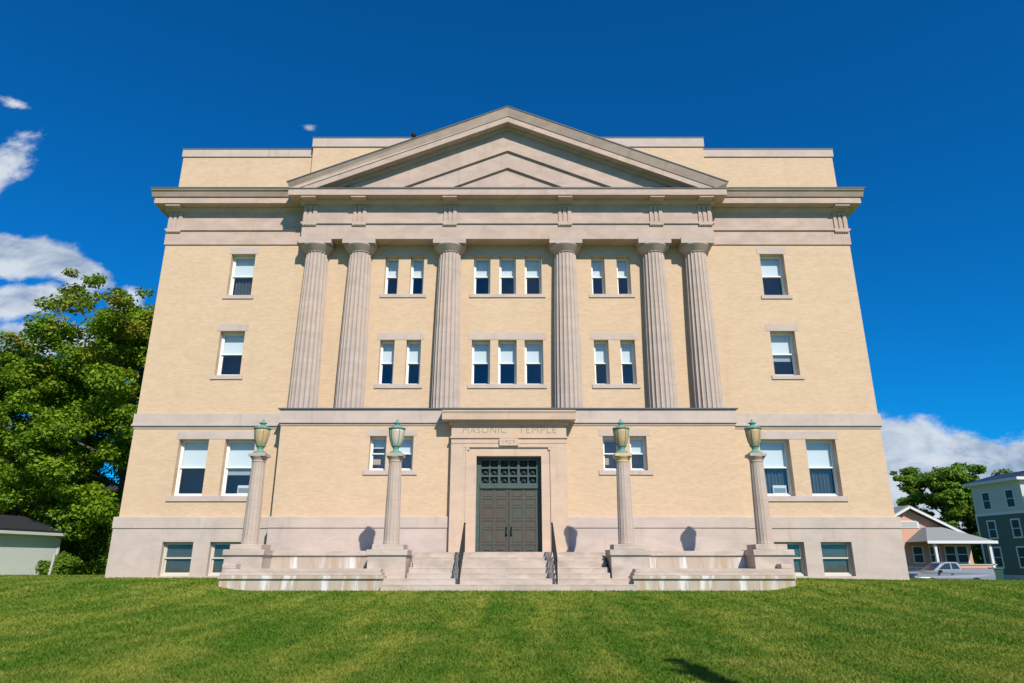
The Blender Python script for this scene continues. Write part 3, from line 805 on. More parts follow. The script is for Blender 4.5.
# lamp posts on the piers
def lamp_post(x, glass, capmat, label):
    b = Vector((x + TX, 22.60, 2.082)); root = empty('lamp_post', b); tag(root, label, 'lamp post', 'stone lamp posts on the terrace piers')
    ab = 'gold' if capmat == 'gold' else 'column_stone'
    MB().lathe([(.262, 0), (.268, .03), (.262, .06)] + [(.256 - .045 * (i / 8) ** 1.3, .06 + 2.52 * i / 8) for i in range(9)], 0, 0, 96, 16, .011).build('shaft', 'column_stone', root)
    MB().lathe([(.212, 2.58), (.225, 2.60), (.215, 2.63), (.235, 2.68), (.285, 2.745), (.29, 2.76)], 0, 0, 32).box(-.275, .275, -.275, .275, 2.76, 2.86).build('capital', ab, root, bevel=.01)
    MB().lathe([(.23, 2.86), (.23, 2.89), (.18, 2.93), (.11, 2.98), (.085, 3.03), (.12, 3.06), (.10, 3.10)], 0, 0, 24).build('lantern_foot', 'verdigris', root, smooth=True)
    prof = [(.09, 3.08), (.15, 3.15), (.20, 3.27), (.238, 3.43), (.255, 3.60), (.257, 3.68)]
    MB().lathe([(r - .008, z) for r, z in prof], 0, 0, 24).build('lantern_glass', glass, root, smooth=True)
    ribs = MB()
    for k in range(6):
        a = 2 * math.pi * k / 6
        ribs.tube([(r * math.cos(a), r * math.sin(a), z) for r, z in prof], [.014] * 6, 5)
    ribs.lathe([(.10, 3.07), (.15, 3.10), (.165, 3.14), (.12, 3.15)], 0, 0, 16)
    ribs.build('lantern_ribs', 'verdigris', root)
    MB().lathe([(.255, 3.67), (.285, 3.685), (.285, 3.72), (.25, 3.74), (.16, 3.77), (.09, 3.80), (.07, 3.86), (.13, 3.88), (.13, 3.90), (.05, 3.93), (.035, 3.97), (.045, 3.99), (.01, 4.03)], 0, 0, 24).build('lantern_lid', 'verdigris', root, smooth=True)
    return root
lamp_post(-8.22, 'amber', '', 'fluted stone lamp post topped by an amber urn lantern beside the left wing windows')
lamp_post(-3.73, 'paleglass', '', 'stone lamp post with greyish urn lantern left of the door steps')
lamp_post(3.74, 'amber', 'gold', 'stone lamp post with ochre capital and amber urn lantern right of the door')
lamp_post(8.14, 'amber', '', 'fluted stone lamp post with amber urn in front of the right wing windows')

# window air conditioners
for x, lb in ((-10.40, 'small white air conditioner in the lower left wing window by the lamp post'), (10.78, 'white window air conditioner with grille in the right wing window by the lamp post')):
    w_, h_ = .27, .34
    b = Vector((x, 27.56, 4.09)); root = empty('air_conditioner', b); tag(root, lb, 'air conditioner')
    MB().box(-w_, w_, -.06, .30, 0, h_).build('casing', 'ac', root, bevel=.012)
    gm = MB()
    for k in range(9): gm.box(-w_ + .04, w_ - .04, -.075, -.06, .05 + k * .022, .06 + k * .022)
    gm.build('grille', 'dim_blind', root)


# ------------------------------------------------------------------ trees
def tree(name, loc, H_, Wd, label, mat, nclump, nleaf, leaf=.17, trunk_r=.28, low=.18, group=None, seed=1, lobes=None, shapepow=1.0):
    rg = np.random.default_rng(seed); rr = random.Random(seed)
    root = empty(name, loc); tag(root, label, 'tree', group)
    tb = MB(); th = H_ * .9
    spine = [(0, 0, -.3)]; x = y = 0
    for i in range(1, 8):
        x += rr.uniform(-.25, .25); y += rr.uniform(-.25, .25); spine.append((x, y, th * i / 7))
    tb.tube(spine, [trunk_r * (1.25 if i == 0 else (1 - i / 7.6)) for i in range(8)], 9)
    tips = []
    nb = 32
    for k in range(nb):
        t = .07 + .87 * k / nb; p = Vector(spine[min(7, int(t * 7))]).lerp(Vector(spine[min(7, int(t * 7) + 1)]), t * 7 % 1)
        a = k * 2.4 + rr.uniform(-.4, .4); prof = math.sin(math.pi * min(1, (t - .02) * .93 + .16)) ** .6
        L = Wd * .5 * prof * rr.uniform(.7, 1.1); up = rr.uniform(-.05, .45) + t * .85
        q1 = p + Vector((math.cos(a), math.sin(a), up * .6)) * L * .5; q2 = p + Vector((math.cos(a + .2), math.sin(a + .2), up)) * L
        q2.z = min(q2.z, H_ * .97)
        r0 = trunk_r * (1 - t) * .45 + .03
        tb.tube([p, q1, q2], [r0, r0 * .6, .015], 5); tips += [q1.lerp(q2, .3), q2]
        for j in range(3):
            s0 = q1.lerp(q2, .3 * j); e = s0 + Vector((rr.uniform(-1, 1), rr.uniform(-1, 1), rr.uniform(.1, 1))) * L * .35; e.z = min(e.z, H_ * .98)
            tb.tube([s0, e], [r0 * .35, .01], 4); tips.append(e)
    tb.build('trunk', 'bark', root)
    # crown: uneven clumps round the branch ends
    C = [np.array(t) for t in tips]
    while len(C) < nclump:
        b = C[rg.integers(len(tips))]; C.append(b + rg.normal(0, 1, 3) * np.array([.9, .9, .7]) * Wd * .07)
    C = np.array(C); C = C[C[:, 2] > H_ * low * (.7 + .6 * rg.random(len(C)))]
    sz = (Wd * .055) * (.55 + 1.1 * rg.random(len(C)) ** 1.5)
    wgt = sz ** 2; idx = rg.choice(len(C), nleaf, p=wgt / wgt.sum())
    d = rg.normal(0, 1, (nleaf, 3)); d /= np.linalg.norm(d, axis=1)[:, None]; rad = rg.random(nleaf) ** .45
    Pp = C[idx] + d * (rad * sz[idx])[:, None] * np.array([1.25, 1.25, .62])
    nrm = d * .55 + np.array([0, 0, .55]) + rg.normal(0, .45, (nleaf, 3)); nrm /= np.linalg.norm(nrm, axis=1)[:, None]
    t1 = np.cross(nrm, rg.normal(0, 1, (nleaf, 3))); t1 /= np.linalg.norm(t1, axis=1)[:, None]; t2 = np.cross(nrm, t1)
    s_ = leaf * (.6 + .8 * rg.random(nleaf))
    Q = np.stack([Pp - t1 * s_[:, None], Pp + t2 * s_[:, None] * .6, Pp + t1 * s_[:, None], Pp - t2 * s_[:, None] * .6], 1)
    tri_cloud('crown', Q, None, mat, rg.random(nleaf), root)
    return root


TL = 'maples left of the building'
tree('maple_tree', (-26.6, 48, gz(-26.6, 48)), 20.8, 14.5, 'tallest maple with orange tinged tips just left of the brick building', 'maple', 520, 140000, .125, .30, .09, TL, 3)
tree('maple_tree', (-37.0, 52, gz(-37, 52)), 17.4, 15, 'broad green maple rising behind the roof of the white garage', 'maple', 520, 130000, .13, .34, .10, TL, 5)
tree('maple_tree', (-46.0, 57, gz(-46, 57)), 17.6, 16, 'green maple at the far left edge behind the white garage', 'maple', 380, 70000, .14, .34, .12, TL, 8)
TR = 'trees behind the pink house'
tree('leafy_tree', (53.5, 86, -.3), 13.2, 13, 'round dark green tree rising behind the pink house chimney', 'leaf', 300, 50000, .19, .3, .12, TR, 12)
tree('leafy_tree', (61.5, 88, -.3), 12.2, 12.5, 'lower dark green tree behind the porch roof beside the teal building', 'leaf', 300, 50000, .19, .3, .12, TR, 14)


def shrub(loc, w, h, label, seed, n=5000, name='shrub', group=None):
    rg = np.random.default_rng(seed); root = empty(name, loc); tag(root, label, 'shrub', group)
    sb = MB()
    for k in range(7): a = k * .9; sb.tube([(0, 0, -.1), (math.cos(a) * w * .25, math.sin(a) * w * .25, h * .8)], [.03, .01], 4)
    sb.build('stem', 'bark', root)
    C = rg.normal(0, 1, (26, 3)) * np.array([w * .22, w * .22, h * .2]) + np.array([0, 0, h * .5])
    d = rg.normal(0, 1, (n, 3)); d /= np.linalg.norm(d, axis=1)[:, None]
    P = C[rg.integers(26, size=n)] + d * (rg.random(n) ** .4 * min(w, h) * .24)[:, None]; P[:, 2] = np.abs(P[:, 2])
    nrm = d + rg.normal(0, .5, (n, 3)) + np.array([0, 0, .4]); nrm /= np.linalg.norm(nrm, axis=1)[:, None]
    t1 = np.cross(nrm, rg.normal(0, 1, (n, 3))); t1 /= np.linalg.norm(t1, axis=1)[:, None]; t2 = np.cross(nrm, t1); s_ = .085
    Q = np.stack([P - t1 * s_, P + t2 * s_ * .6, P + t1 * s_, P - t2 * s_ * .6], 1)
    tri_cloud('foliage', Q, None, 'leaf', rg.random(n), root); return root
shrub((-27.2, 43.4, gz(-27.2, 43.4)), 1.5, 1.5, 'low bright green shrub at the right corner of the white garage', 31)
shrub((-27.6, 47.5, gz(-27.6, 47.5)), 5.6, 4.4, 'wide dark shrub between the maple trunks and the building', 32, 34000)
shrub((-23.0, 51.0, gz(-23, 51)), 4.6, 4.4, 'dark shrub touching the left side wall of the building in view', 33, 26000)

# tree behind the photographer whose limb throws the shadow on the lawn
def shade_limb():
    root = empty('street_tree', (9.8, -3.6, gz(9.8, -3.6))); tag(root, 'bare limbed tree behind the viewer whose branch shadow falls on the lawn', 'tree')
    L = -SUN; o = Vector((9.8, -3.6, gz(9.8, -3.6)))
    def up(x, y, h): g0 = gz(x, y); t = h / L.z; return Vector((x, y, g0)) + L * t - o
    t = MB()
    a, b, c, d_ = up(2.38, 9.75, 7.4), up(2.42, 9.3, 7.2), up(2.48, 8.5, 6.8), up(2.9, 7.0, 5.6)
    t.tube([(0, 0, -.2), (.1, .1, 2.2), (0, .3, 4.0), tuple(Vector((0, .3, 4.0)).lerp(d_, .5)), d_, c, b, a], [.34, .28, .25, .20, .17, .15, .13, .03], 9)
    e = up(2.32, 9.0, 6.9); t.tube([up(2.54, 9.1, 6.95), e], [.09, .02], 6)
    e2 = up(2.25, 9.75, 7.3); t.tube([b, e2], [.09, .02], 6)
    t.build('trunk', 'bark', root)
    rg = np.random.default_rng(5); P = []
    for p, rad, n in ((a, .03, 25), (b, .06, 60), (c, .08, 80), (e, .08, 60), (e2, .06, 30)):
        P.append(np.array(p) + rg.normal(0, rad, (n, 3)))
    P = np.concatenate(P); n = len(P); r1 = rg.normal(0, 1, (n, 3)); r1 /= np.linalg.norm(r1, axis=1)[:, None]; t2 = np.cross(r1, rg.normal(0, 1, (n, 3))); t2 /= np.linalg.norm(t2, axis=1)[:, None]
    Q = np.stack([P - r1 * .08, P + t2 * .05, P + r1 * .08, P - t2 * .05], 1); tri_cloud('crown', Q, None, 'leaf', rg.random(n), root)
shade_limb()


def far_wood():
    rg = np.random.default_rng(77); P = []
    for k in range(150):
        x = -95 + 210 * k / 150 + rg.normal(0, 1); y = 112 + rg.normal(0, 3); h = 3.6 + 1.6 * rg.random()
        d = rg.normal(0, 1, (700, 3)); d /= np.linalg.norm(d, axis=1)[:, None]
        q = np.array([x, y, -.5 + h * .5]) + d * (rg.random((700, 1)) ** .4) * np.array([1.9, 1.6, h * .55]); P.append(q)
    P = np.concatenate(P); n = len(P); r1 = rg.normal(0, 1, (n, 3)); r1 /= np.linalg.norm(r1, axis=1)[:, None]
    t2 = np.cross(r1, rg.normal(0, 1, (n, 3))); t2 /= np.linalg.norm(t2, axis=1)[:, None]
    Q = np.stack([P - r1 * .3, P + t2 * .2, P + r1 * .3, P - t2 * .2], 1)
    tag(tri_cloud('distant_hedgerow', Q, None, 'leaf', rg.random(n)), 'distant band of dark green bushes closing the view behind the houses', 'bushes', kind='stuff')
far_wood()


# ------------------------------------------------------------------ siding material
def siding(name, col, pitch=.14):
    m, gg, out = newmat(name); t = gg.n('ShaderNodeTexCoord'); s = gg.n('ShaderNodeSeparateXYZ'); gg.put(s.inputs[0], t.outputs['Object'])
    w = gg.m('FRACT', gg.m('DIVIDE', s.outputs[2], pitch)); n = gg.noise(t.outputs['Object'], 2, 4, .6)
    line = gg.ss(w, .0, .10)
    c = gg.mix(line, tuple(x * .5 for x in col), col); c = gg.mix(1.0, c, gg.mix(n, (.92,) * 3, (1.05,) * 3), 'MULTIPLY')
    princ(gg, out, c, .7, 0, .2, w, .5, .02); return m
M['white_siding'] = siding('white clapboard', (.72, .75, .73))
M['teal'] = siding('teal clapboard', (.085, .130, .125), .16)
M['pale_teal'] = siding('pale green clapboard', (.50, .54, .51), .16)
M['salmon'] = plain('salmon stucco', (.56, .31, .22), .9, 0, .08)
M['shingle'] = plain('grey shingles', (.23, .24, .24), .9, 0, .2, 8)
M['dark_shingle'] = plain('dark shingles', (.022, .024, .028), .9, 0, .25, 6)
M['redbrick'] = brick_mat('red brick', (.36, .12, .08), (.30, .10, .07), (.3, .22, .18))
M['trim'] = plain('white trim', (.60, .61, .61), .6, var=.04)
M['solar'] = plain('solar panel', (.035, .042, .055), .45, .2, .1)
M['concrete'] = plain('pale concrete', (.42, .42, .40), .9, 0, .1)

# ------------------------------------------------------------------ white garage at left
def garage():
    # wall runs from (-24.2, 34) back to (-27.6, 43.5); modelled along local x = length, y = depth to the left
    A = Vector((-28.5, 36.0)); Bv = Vector((-27.75, 44.0)); d = Bv - A; L = d.length; ang = math.atan2(d.y, d.x)
    z0 = min(gz(*A), gz(*Bv)) - .15
    root = empty('garage', (A.x, A.y, z0), ang); tag(root, 'white clapboard garage with dark gable roof at the left edge of the lawn', 'garage')
    Wd = 6.0; h = 2.85; x0 = -5.0
    # local +y is to the left of travel direction (away from the lawn)
    MB().box(x0, L, 0, Wd, 0, h).prism_x([(0, h), (Wd, h), (Wd / 2, h + .85)], x0 + .02, L - .02).build('wall', 'white_siding', root)
    rf = MB()
    for sgn in (0, 1):
        y0, y1 = (-.35, Wd / 2) if sgn == 0 else (Wd + .35, Wd / 2)
        k = .85 / (Wd / 2); za = h - .35 * k; zb = h + .85
        rf.add([(x0 - .3, y0, za), (L + .3, y0, za), (L + .3, y1, zb), (x0 - .3, y1, zb), (x0 - .3, y0, za + .14), (L + .3, y0, za + .14), (L + .3, y1, zb + .14), (x0 - .3, y1, zb + .14)],
               [(0, 1, 2, 3), (7, 6, 5, 4), (0, 4, 5, 1), (1, 5, 6, 2), (2, 6, 7, 3), (3, 7, 4, 0)])
    rf.build('roof', 'dark_shingle', root)
    MB().box(x0 - .3, L + .3, -.40, -.352, h - .24, h - .08).build('fascia', 'white_siding', root)
    MB().box(L + .002, L + .03, -.03, .12, 0, h - .1).box(L - .12, L + .002, -.03, -.002, 0, h - .1).build('corner_board', 'trim', root)
    MB().box(L - 9.4, L - 8.4, -.04, -.002, .1, 2.0).build('door', 'concrete', root)
garage()
r_ = empty('fence_post', (-26.25, 41.2, gz(-26.25, 41.2))); tag(r_, 'pale leaning post at the right corner of the white garage', 'post')
MB().bar((0, 0, -.1), (.12, 0, 1.25), .10, .10).build('post', 'concrete', r_)
MB().bar((.115, 0, 1.24), (.125, 0, 1.30), .13, .13).build('cap', 'concrete', r_)


# ------------------------------------------------------------------ houses
def wbox(root, x0, x1, z0, z1, y, sash=True, fr=.09, glass='dark_glass', ax='y'):
    """window on a wall facing -y (local) : frame > pane"""
    f = MB()
    for (a, b, c, d) in ((x0 - fr, x0, z0 - fr, z1 + fr), (x1, x1 + fr, z0 - fr, z1 + fr), (x0, x1, z1, z1 + fr), (x0, x1, z0 - fr, z0)): f.box(a, b, y - .05, y + .02, c, d)
    if sash: f.box(x0, x1, y - .035, y + .02, (z0 + z1) / 2 - .03, (z0 + z1) / 2 + .03)
    w = f.build('window', 'trim', root)
    MB().box(x0, x1, y - .016, y - .006, z0, z1).build('pane', 'dark_glass', w)
    return w


def pale_house():
    root = empty('pale_house', (-37, 66, -.2)); tag(root, 'pale grey house half hidden behind the maple trunks', 'house')
    MB().box(-9, 13, 0, 8, 0, 6.0).build('wall', 'concrete', root)
    MB().prism_x([(-.5, 5.9), (8.5, 5.9), (4, 9.0)], -9.5, 13.5).build('roof', 'dark_shingle', root)
    for x in (-6, -2.5, 1, 4.5, 8, 11):
        for z_ in (1.2, 3.8): wbox(root, x - .5, x + .5, z_, z_ + 1.4, 0)
pale_house()

GZ = gz(45, 50)


def pink_house():
    Y0 = 57.0
    root = empty('pink_house', (33.75, Y0, GZ - .1)); tag(root, 'single storey salmon pink house with white gable trim and hipped porch', 'house')
    # local x: gable centre at -2.2 ; wall from -6 to 3.4
    h = 3.75; gx = -1.55; ga = 6.35; x0, x1 = -5.7, 3.1
    k = (ga - 4.0) / 4.3
    MB().box(x0, x1, 0, 9, 0, 4.0 - .2).prism_y([(x0, 3.8), (x1, 3.8), (gx, ga - .12)], 0, 9).build('wall', 'salmon', root)
    rf = MB()
    for s_ in (-1, 1):
        xe = gx + s_ * 5.0; ze = ga - 5.0 * .52
        rf.add([(gx, -.55, ga), (xe, -.55, ze), (xe, 9.5, ze), (gx, 9.5, ga), (gx, -.55, ga + .14), (xe, -.55, ze + .14), (xe, 9.5, ze + .14), (gx, 9.5, ga + .14)],
               [(0, 1, 2, 3), (7, 6, 5, 4), (0, 4, 5, 1), (1, 5, 6, 2), (2, 6, 7, 3), (3, 7, 4, 0)])
    rf.build('roof', 'shingle', root)
    tr_ = MB()
    for s_ in (-1, 1): tr_.bar((gx, -.60, ga - .03), (gx + s_ * 5.0, -.60, ga - 5.0 * .52 - .03), .06, .17)
    tr_.build('gable_trim', 'trim', root)
    v_ = MB().box(-2.65, -.75, -.06, .02, 4.72, 5.28)
    vt = v_.build('gable_vent', 'trim', root)
    mv = MB()
    for j in range(7): mv.box(-2.5, -.9, -.08, -.06, 4.79 + j * .065, 4.82 + j * .065)
    mv.build('louvre', 'concrete', vt)
    # porch
    px0, px1, py = -1.65, 2.75, -2.6; ze = 3.62
    P = [(px0 - .4, py - .4, ze), (px1 + .5, py - .4, ze), (px1 + .5, 3.5, ze), (px0 - .4, .02, ze), (px0 + 1.1, -.6, 4.75), (px1 - 2.0, -.6, 4.75), (px1 - 2.0, 2.0, 4.75), (px0 + 1.1, .02, 4.75)]
    MB().add(P, [(0, 1, 5, 4), (1, 2, 6, 5), (3, 0, 4, 7), (4, 5, 6, 7), (0, 3, 2, 1), (2, 3, 7, 6)]).build('porch_roof', 'shingle', root)
    MB().box(px0 - .40, px1 + .5, py - .45, py - .401, ze - .16, ze + .05).box(px1 + .5, px1 + .55, py - .45, 3.5, ze - .16, ze + .05).build('porch_fascia', 'trim', root)
    for x in (px0 + .30, px1 + .05): MB().box(x - .09, x + .09, py - .2, py, 0, ze - .1).build('porch_column', 'trim', root)
    MB().box(px0, px1 + .2, py - .15, py + .02, 0, 1.9).build('porch_parapet', 'salmon', root)
    MB().box(px0 - .1, px1 + .3, py - .2, py + .07, 1.902, 1.97).build('porch_sill', 'concrete', root)
    for a, b in ((-1.55, -.85), (-.2, .5)): wbox(root, a, b, 2.1, 3.25, 0)
    wbox(root, 1.0, 1.75, 2.1, 3.3, 0); wbox(root, 1.95, 2.7, 2.1, 3.3, 0)
    MB().box(-3.5, -2.9, 1.5, 2.2, 4.5, 7.0).box(-3.57, -2.83, 1.43, 2.27, 7.0, 7.15).build('chimney', 'redbrick', root)
pink_house()


def teal_building():
    # left side face recedes; local x runs along the visible side, origin at its far end
    far = Vector((48.2, 72.8)); near = Vector((48.7, 66.3)); d = near - far; L = d.length; ang = math.atan2(d.y, d.x)
    root = empty('apartment_block', (far.x, far.y, GZ - .2), ang); tag(root, 'three storey teal and pale green apartment block with balconies and solar roof', 'building')
    # local -y faces left (-X); interior towards +y ... rotated so that the seen face looks at the camera side
    D = 16; hh = (0, 1.0, 6.75, 9.7)
    MB().box(0, L, 0, D, hh[0], hh[1]).build('foundation', 'concrete', root)
    MB().box(0, L, 0, D, hh[1], hh[2]).build('lower_wall', 'teal', root)
    MB().box(0, L, 0, D, hh[2], hh[3]).build('upper_wall', 'pale_teal', root)
    MB().box(-.04, L + .04, -.05, D + .05, hh[2] - .12, hh[2] + .16).build('band', 'trim', root)
    for x in (0, L):
        MB().box(x - .10 if x else -.05, x + .05 if x else .14, -.06, -.002, hh[1], hh[2] - .12).build('corner_board', 'trim', root)
    MB().box(-.35, L + .5, -.6, D + .6, hh[3] - .02, hh[3] + .24).build('eave', 'trim', root)
    rf = MB().add([(-.35, -.6, hh[3] + .243), (L + .5, -.6, hh[3] + .243), (L + .5, D + .6, hh[3] + .243), (-.35, D + .6, hh[3] + .243), (.3, 2.6, hh[3] + 1.15), (L - .3, 2.6, hh[3] + 1.15), (L - .3, D - 3, hh[3] + 1.15), (.3, D - 3, hh[3] + 1.15)],
                  [(0, 1, 5, 4), (1, 2, 6, 5), (2, 3, 7, 6), (3, 0, 4, 7), (4, 5, 6, 7), (3, 2, 1, 0)])
    rf.build('roof', 'solar', root)
    for x in (1.9, 5.0):
        for z0_, z1_ in ((1.75, 3.5), (4.5, 6.05), (7.3, 8.85)): wbox(root, x - .45, x + .45, z0_, z1_, 0, fr=.13)
    # front face (local +x side) with balconies
    for z_ in (1.0, 3.85, 6.75):
        MB().box(L + .002, L + 1.9, .6, D - .5, z_ - .1, z_ + .12).build('balcony_floor', 'trim', root)
        rl = MB().box(L + 1.82, L + 1.88, .6, D - .5, z_ + 1.0, z_ + 1.07).box(L + .002, L + 1.9, .6, .66, z_ + 1.0, z_ + 1.07)
        for k in range(60): rl.box(L + 1.83, L + 1.87, .6 + k * .24, .64 + k * .24, z_ + .12, z_ + 1.0)
        for k in range(7): rl.box(L + .1 + k * .26, L + .14 + k * .26, .6, .64, z_ + .12, z_ + 1.0)
        rl.build('balcony_railing', 'trim', root)
    for y_ in (.75, 5.5, 10.5, 15.2): MB().box(L + 1.7, L + 1.9, y_ - .12, y_ + .12, 0, hh[3]).build('balcony_post', 'trim', root)
    for z_ in (1.0, 3.85, 6.75):
        for y_ in (2.2, 7.0, 12.0): MB().box(L + .003, L + .06, y_, y_ + 1.8, z_ + .15, z_ + 2.2).build('balcony_door', 'dark_glass', root)
teal_building()


# ------------------------------------------------------------------ vehicles and street things
def paint(name, col):
    m, gg, out = newmat(name); b = princ(gg, out, col, .35, .25, .4); b.inputs['Coat Weight'].default_value = .5; return m
M['silver'] = paint('silver paint', (.24, .25, .28)); M['blackpaint'] = paint('black paint', (.015, .016, .02)); M['bluepaint'] = paint('blue paint', (.02, .06, .22))
M['tyre'] = plain('tyre', (.02, .02, .02), .9); M['rim'] = plain('alloy', (.45, .46, .48), .3, .8)
M['redlamp'] = plain('red lamp', (.45, .015, .02), .3); M['clear'] = plain('headlamp', (.7, .72, .74), .2)
M['bin'] = plain('green plastic', (.02, .07, .05), .6)


def wheel(root, x, y, r=.40, w=.26):
    def ring(mb, prof, seg=28):
        n = len(prof); vs = []
        for rr, yy in prof:
            for k in range(seg): a = math.tau * k / seg; vs.append((x + rr * math.cos(a), y + yy, r + rr * math.sin(a)))
        mb.add(vs, [(i * seg + k, i * seg + (k + 1) % seg, (i + 1) * seg + (k + 1) % seg, (i + 1) * seg + k) for i in range(n - 1) for k in range(seg)] + [tuple(range(seg)), tuple(range((n - 1) * seg, n * seg))]); return mb
    t = ring(MB(), [(.24, -w / 2), (r - .04, -w / 2), (r, -w / 2 + .04), (r, w / 2 - .04), (r - .04, w / 2), (.24, w / 2)]).build('wheel', 'tyre', root)
    rm = ring(MB(), [(.05, -w / 2 - .01), (.22, -w / 2 - .004), (.24, -w / 2 + .02), (.24, w / 2 - .02), (.22, w / 2 + .004)])
    for k in range(5):
        a = math.tau * k / 5; rm.bar((x, y - w / 2 - .012, r), (x + .21 * math.cos(a), y - w / 2 - .012, r + .21 * math.sin(a)), .05, .02)
    rm.build('rim', 'rim', t)


def car(kind, loc, rz, mat, label, cat, L=5.4):
    root = empty(kind, loc, rz); tag(root, label, cat)
    hw = .92; wb = (.95, L - 1.30)                       # wheel centres, front at x = 0
    def arch(cx, r=.47, n=9): return [(cx - r * math.cos(math.pi * k / (n - 1)), .32 + max(0, r * math.sin(math.pi * k / (n - 1)))) for k in range(n)]
    lowline = [(.05, .38)] + arch(wb[0]) + arch(wb[1]) + [(L - .02, .42)]
    if kind == 'pickup_truck': topline = [(L, 1.0), (L - .03, 1.34), (3.24, 1.34), (3.18, 1.29), (1.5, 1.24), (1.3, 1.22), (.55, 1.13), (.14, 1.02), (.03, .80)]
    else: topline = [(L, .8), (L - .05, 1.0), (L - 1.0, 1.02), (1.3, .98), (.4, .82), (.03, .65)]
    poly = lowline + topline; n = len(poly)
    def hwz(z_, x_): return hw - .10 * max(0, z_ - .75) ** 1.2 - (.14 * max(0, (.7 - x_)) ** 1.5) - .06 * max(0, .5 - z_)
    mb = MB(); vs = [(x, -hwz(z_, x), z_) for x, z_ in poly] + [(x, hwz(z_, x), z_) for x, z_ in poly]
    mb.add(vs, [(i, (i + 1) % n, (i + 1) % n + n, i + n) for i in range(n)])
    import mathutils
    tris = mathutils.geometry.tessellate_polygon([[Vector((x, z_, 0)) for x, z_ in poly]])
    mb.add(vs, [tuple(t) for t in tris] + [tuple(n + i for i in reversed(t)) for t in tris])
    mb.build('body', mat, root)
    if kind == 'pickup_truck': cab = [(1.30, 1.22), (2.02, 1.70), (2.25, 1.77), (2.92, 1.76), (3.06, 1.71), (3.22, 1.28)]
    else: cab = [(1.2, .97), (1.95, 1.40), (2.3, 1.45), (3.3, 1.42), (L - .9, 1.01)]
    def cw(z_): return .84 - .22 * max(0, z_ - 1.0)
    m_ = len(cab)
    mb = MB(); mb.add([(x, -cw(z_), z_) for x, z_ in cab] + [(x, cw(z_), z_) for x, z_ in cab], [tuple(range(m_)), tuple(range(2 * m_ - 1, m_ - 1, -1))] + [(i, i + m_, (i + 1) % m_ + m_, (i + 1) % m_) for i in range(m_)])
    mb.build('cab', mat, root)
    if kind == 'pickup_truck': sides = [[(1.62, 1.30), (2.12, 1.66), (2.46, 1.70), (2.46, 1.30)], [(2.55, 1.30), (2.55, 1.70), (2.90, 1.68), (3.06, 1.33)]]
    else: sides = [[(1.55, 1.03), (2.02, 1.34), (2.6, 1.38), (2.6, 1.03)], [(2.7, 1.03), (2.7, 1.38), (3.2, 1.36), (3.7, 1.05)]]
    for q in sides:
        for s_ in (-1, 1):
            MB().add([(x, s_ * (cw(z_) + .004), z_) for x, z_ in q] + [(x, s_ * (cw(z_) + .012), z_) for x, z_ in q], [(0, 1, 2, 3), (7, 6, 5, 4), (0, 4, 5, 1), (1, 5, 6, 2), (2, 6, 7, 3), (3, 7, 4, 0)]).build('side_window', 'dark_glass2', root)
    a, b = cab[0], cab[1]
    def lerp(p, q, t): return (p[0] + (q[0] - p[0]) * t, p[1] + (q[1] - p[1]) * t)
    p, q = lerp(a, b, .1), lerp(a, b, .92)
    MB().add([(p[0] - .01, -.70, p[1] + .01), (p[0] - .01, .70, p[1] + .01), (q[0] - .01, .62, q[1] + .012), (q[0] - .01, -.62, q[1] + .012), (p[0] + .02, -.70, p[1]), (p[0] + .02, .70, p[1]), (q[0] + .02, .62, q[1]), (q[0] + .02, -.62, q[1])],
             [(0, 3, 2, 1), (4, 5, 6, 7), (0, 1, 5, 4), (1, 2, 6, 5), (2, 3, 7, 6), (3, 0, 4, 7)]).build('windscreen', 'dark_glass2', root)
    for x in wb:
        for y in (-.78, .78): wheel(root, x, y)
    for s_ in (-1, 1):
        MB().box(-.01, .22, s_ * .62 - .16, s_ * .62 + .16, .72, .88).build('headlight', 'clear', root)
        MB().box(L - .14, L + .02, s_ * .80 - .08, s_ * .80 + .10, .78, 1.12).build('tail_light', 'redlamp', root)
        MB().box(1.55, 1.68, s_ * .98 - .10, s_ * .98 + .10, 1.10, 1.26).build('mirror', 'blackpaint', root)
        MB().box(2.35 if kind != 'car' else 2.7, 2.5 if kind != 'car' else 2.84, s_ * .90 - .02, s_ * .90 + .02, .98, 1.02).build('door_handle', 'blackpaint', root)
    MB().box(-.06, .06, -.84, .84, .36, .60).box(L - .02, L + .10, -.84, .84, .40, .60).build('bumper', 'blackpaint', root)
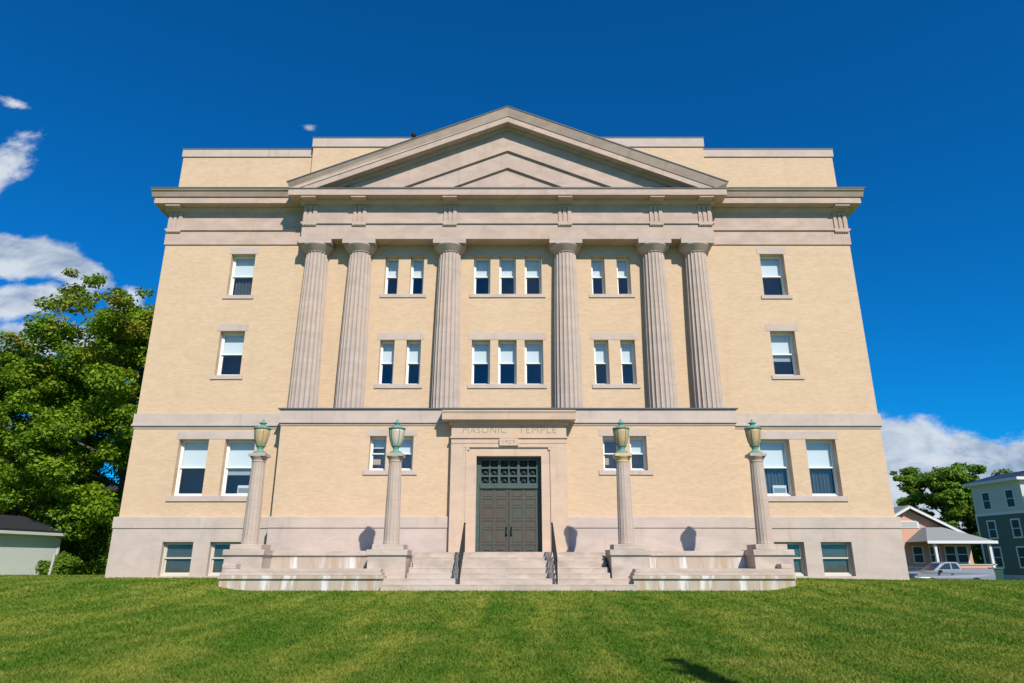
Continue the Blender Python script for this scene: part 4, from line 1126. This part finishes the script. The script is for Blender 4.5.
    if kind == 'pickup_truck': MB().box(3.28, L - .06, -.70, .70, 1.341, 1.35).build('load_bed', 'blackpaint', root)
    return root
M['dark_glass2'] = plain('car glass', (.02, .035, .045), .08, 0, .05, 3, .8)
zr = gz(30, 49) + .27
car('pickup_truck', (27.15, 49.0, zr), 0, 'silver', 'silver pickup truck parked side on in front of the pink house', 'pickup truck', 5.25)
car('suv', (26.6, 52.4, zr), 0, 'blackpaint', 'black car mostly hidden behind the front of the silver pickup', 'car', 4.6)
car('car', (42.6, 57.5, zr), 0, 'bluepaint', 'dark blue car at the right edge below the teal apartment block', 'car', 4.6)


def wheelie_bin(loc, mat, label, name='wheelie_bin', sc=1.0):
    root = empty(name, loc); root.scale = (sc,) * 3; tag(root, label, 'bin')
    MB().add([(-.24, -.28, .06), (.24, -.28, .06), (.24, .25, .06), (-.24, .25, .06), (-.30, -.36, 1.0), (.30, -.36, 1.0), (.30, .36, 1.0), (-.30, .36, 1.0)],
             [(0, 3, 2, 1), (4, 5, 6, 7), (0, 1, 5, 4), (1, 2, 6, 5), (2, 3, 7, 6), (3, 0, 4, 7)]).build('body', mat, root, bevel=.02)
    MB().prism_x([(-.40, 1.0), (.40, 1.0), (.40, 1.05), (.2, 1.10), (-.38, 1.04)], -.32, .32).build('lid', mat, root)
    for s_ in (-1, 1): MB().box(s_ * .27 - .03, s_ * .27 + .03, .20, .38, 0, .2).build('wheel', 'tyre', root)
wheelie_bin((32.75, 50.0, zr), 'ac', 'white bin behind the tailgate of the silver pickup', sc=1.1)
wheelie_bin((36.5, 54.2, zr), 'bin', 'dark green wheelie bin by the white porch column', sc=1.25)
sg = empty('street_sign', (25.8, 47.0, gz(25.8, 47))); tag(sg, 'small white sign on a post at the right corner of the building', 'sign')
MB().box(-.03, .03, -.03, .03, 0, 2.0).build('post', 'rim', sg); MB().box(-.2, .2, -.045, -.031, 1.3, 1.95).build('panel', 'trim', sg)
MB().box(-.10, .10, -.05, -.046, 1.5, 1.72).build('mark', 'concrete', sg)
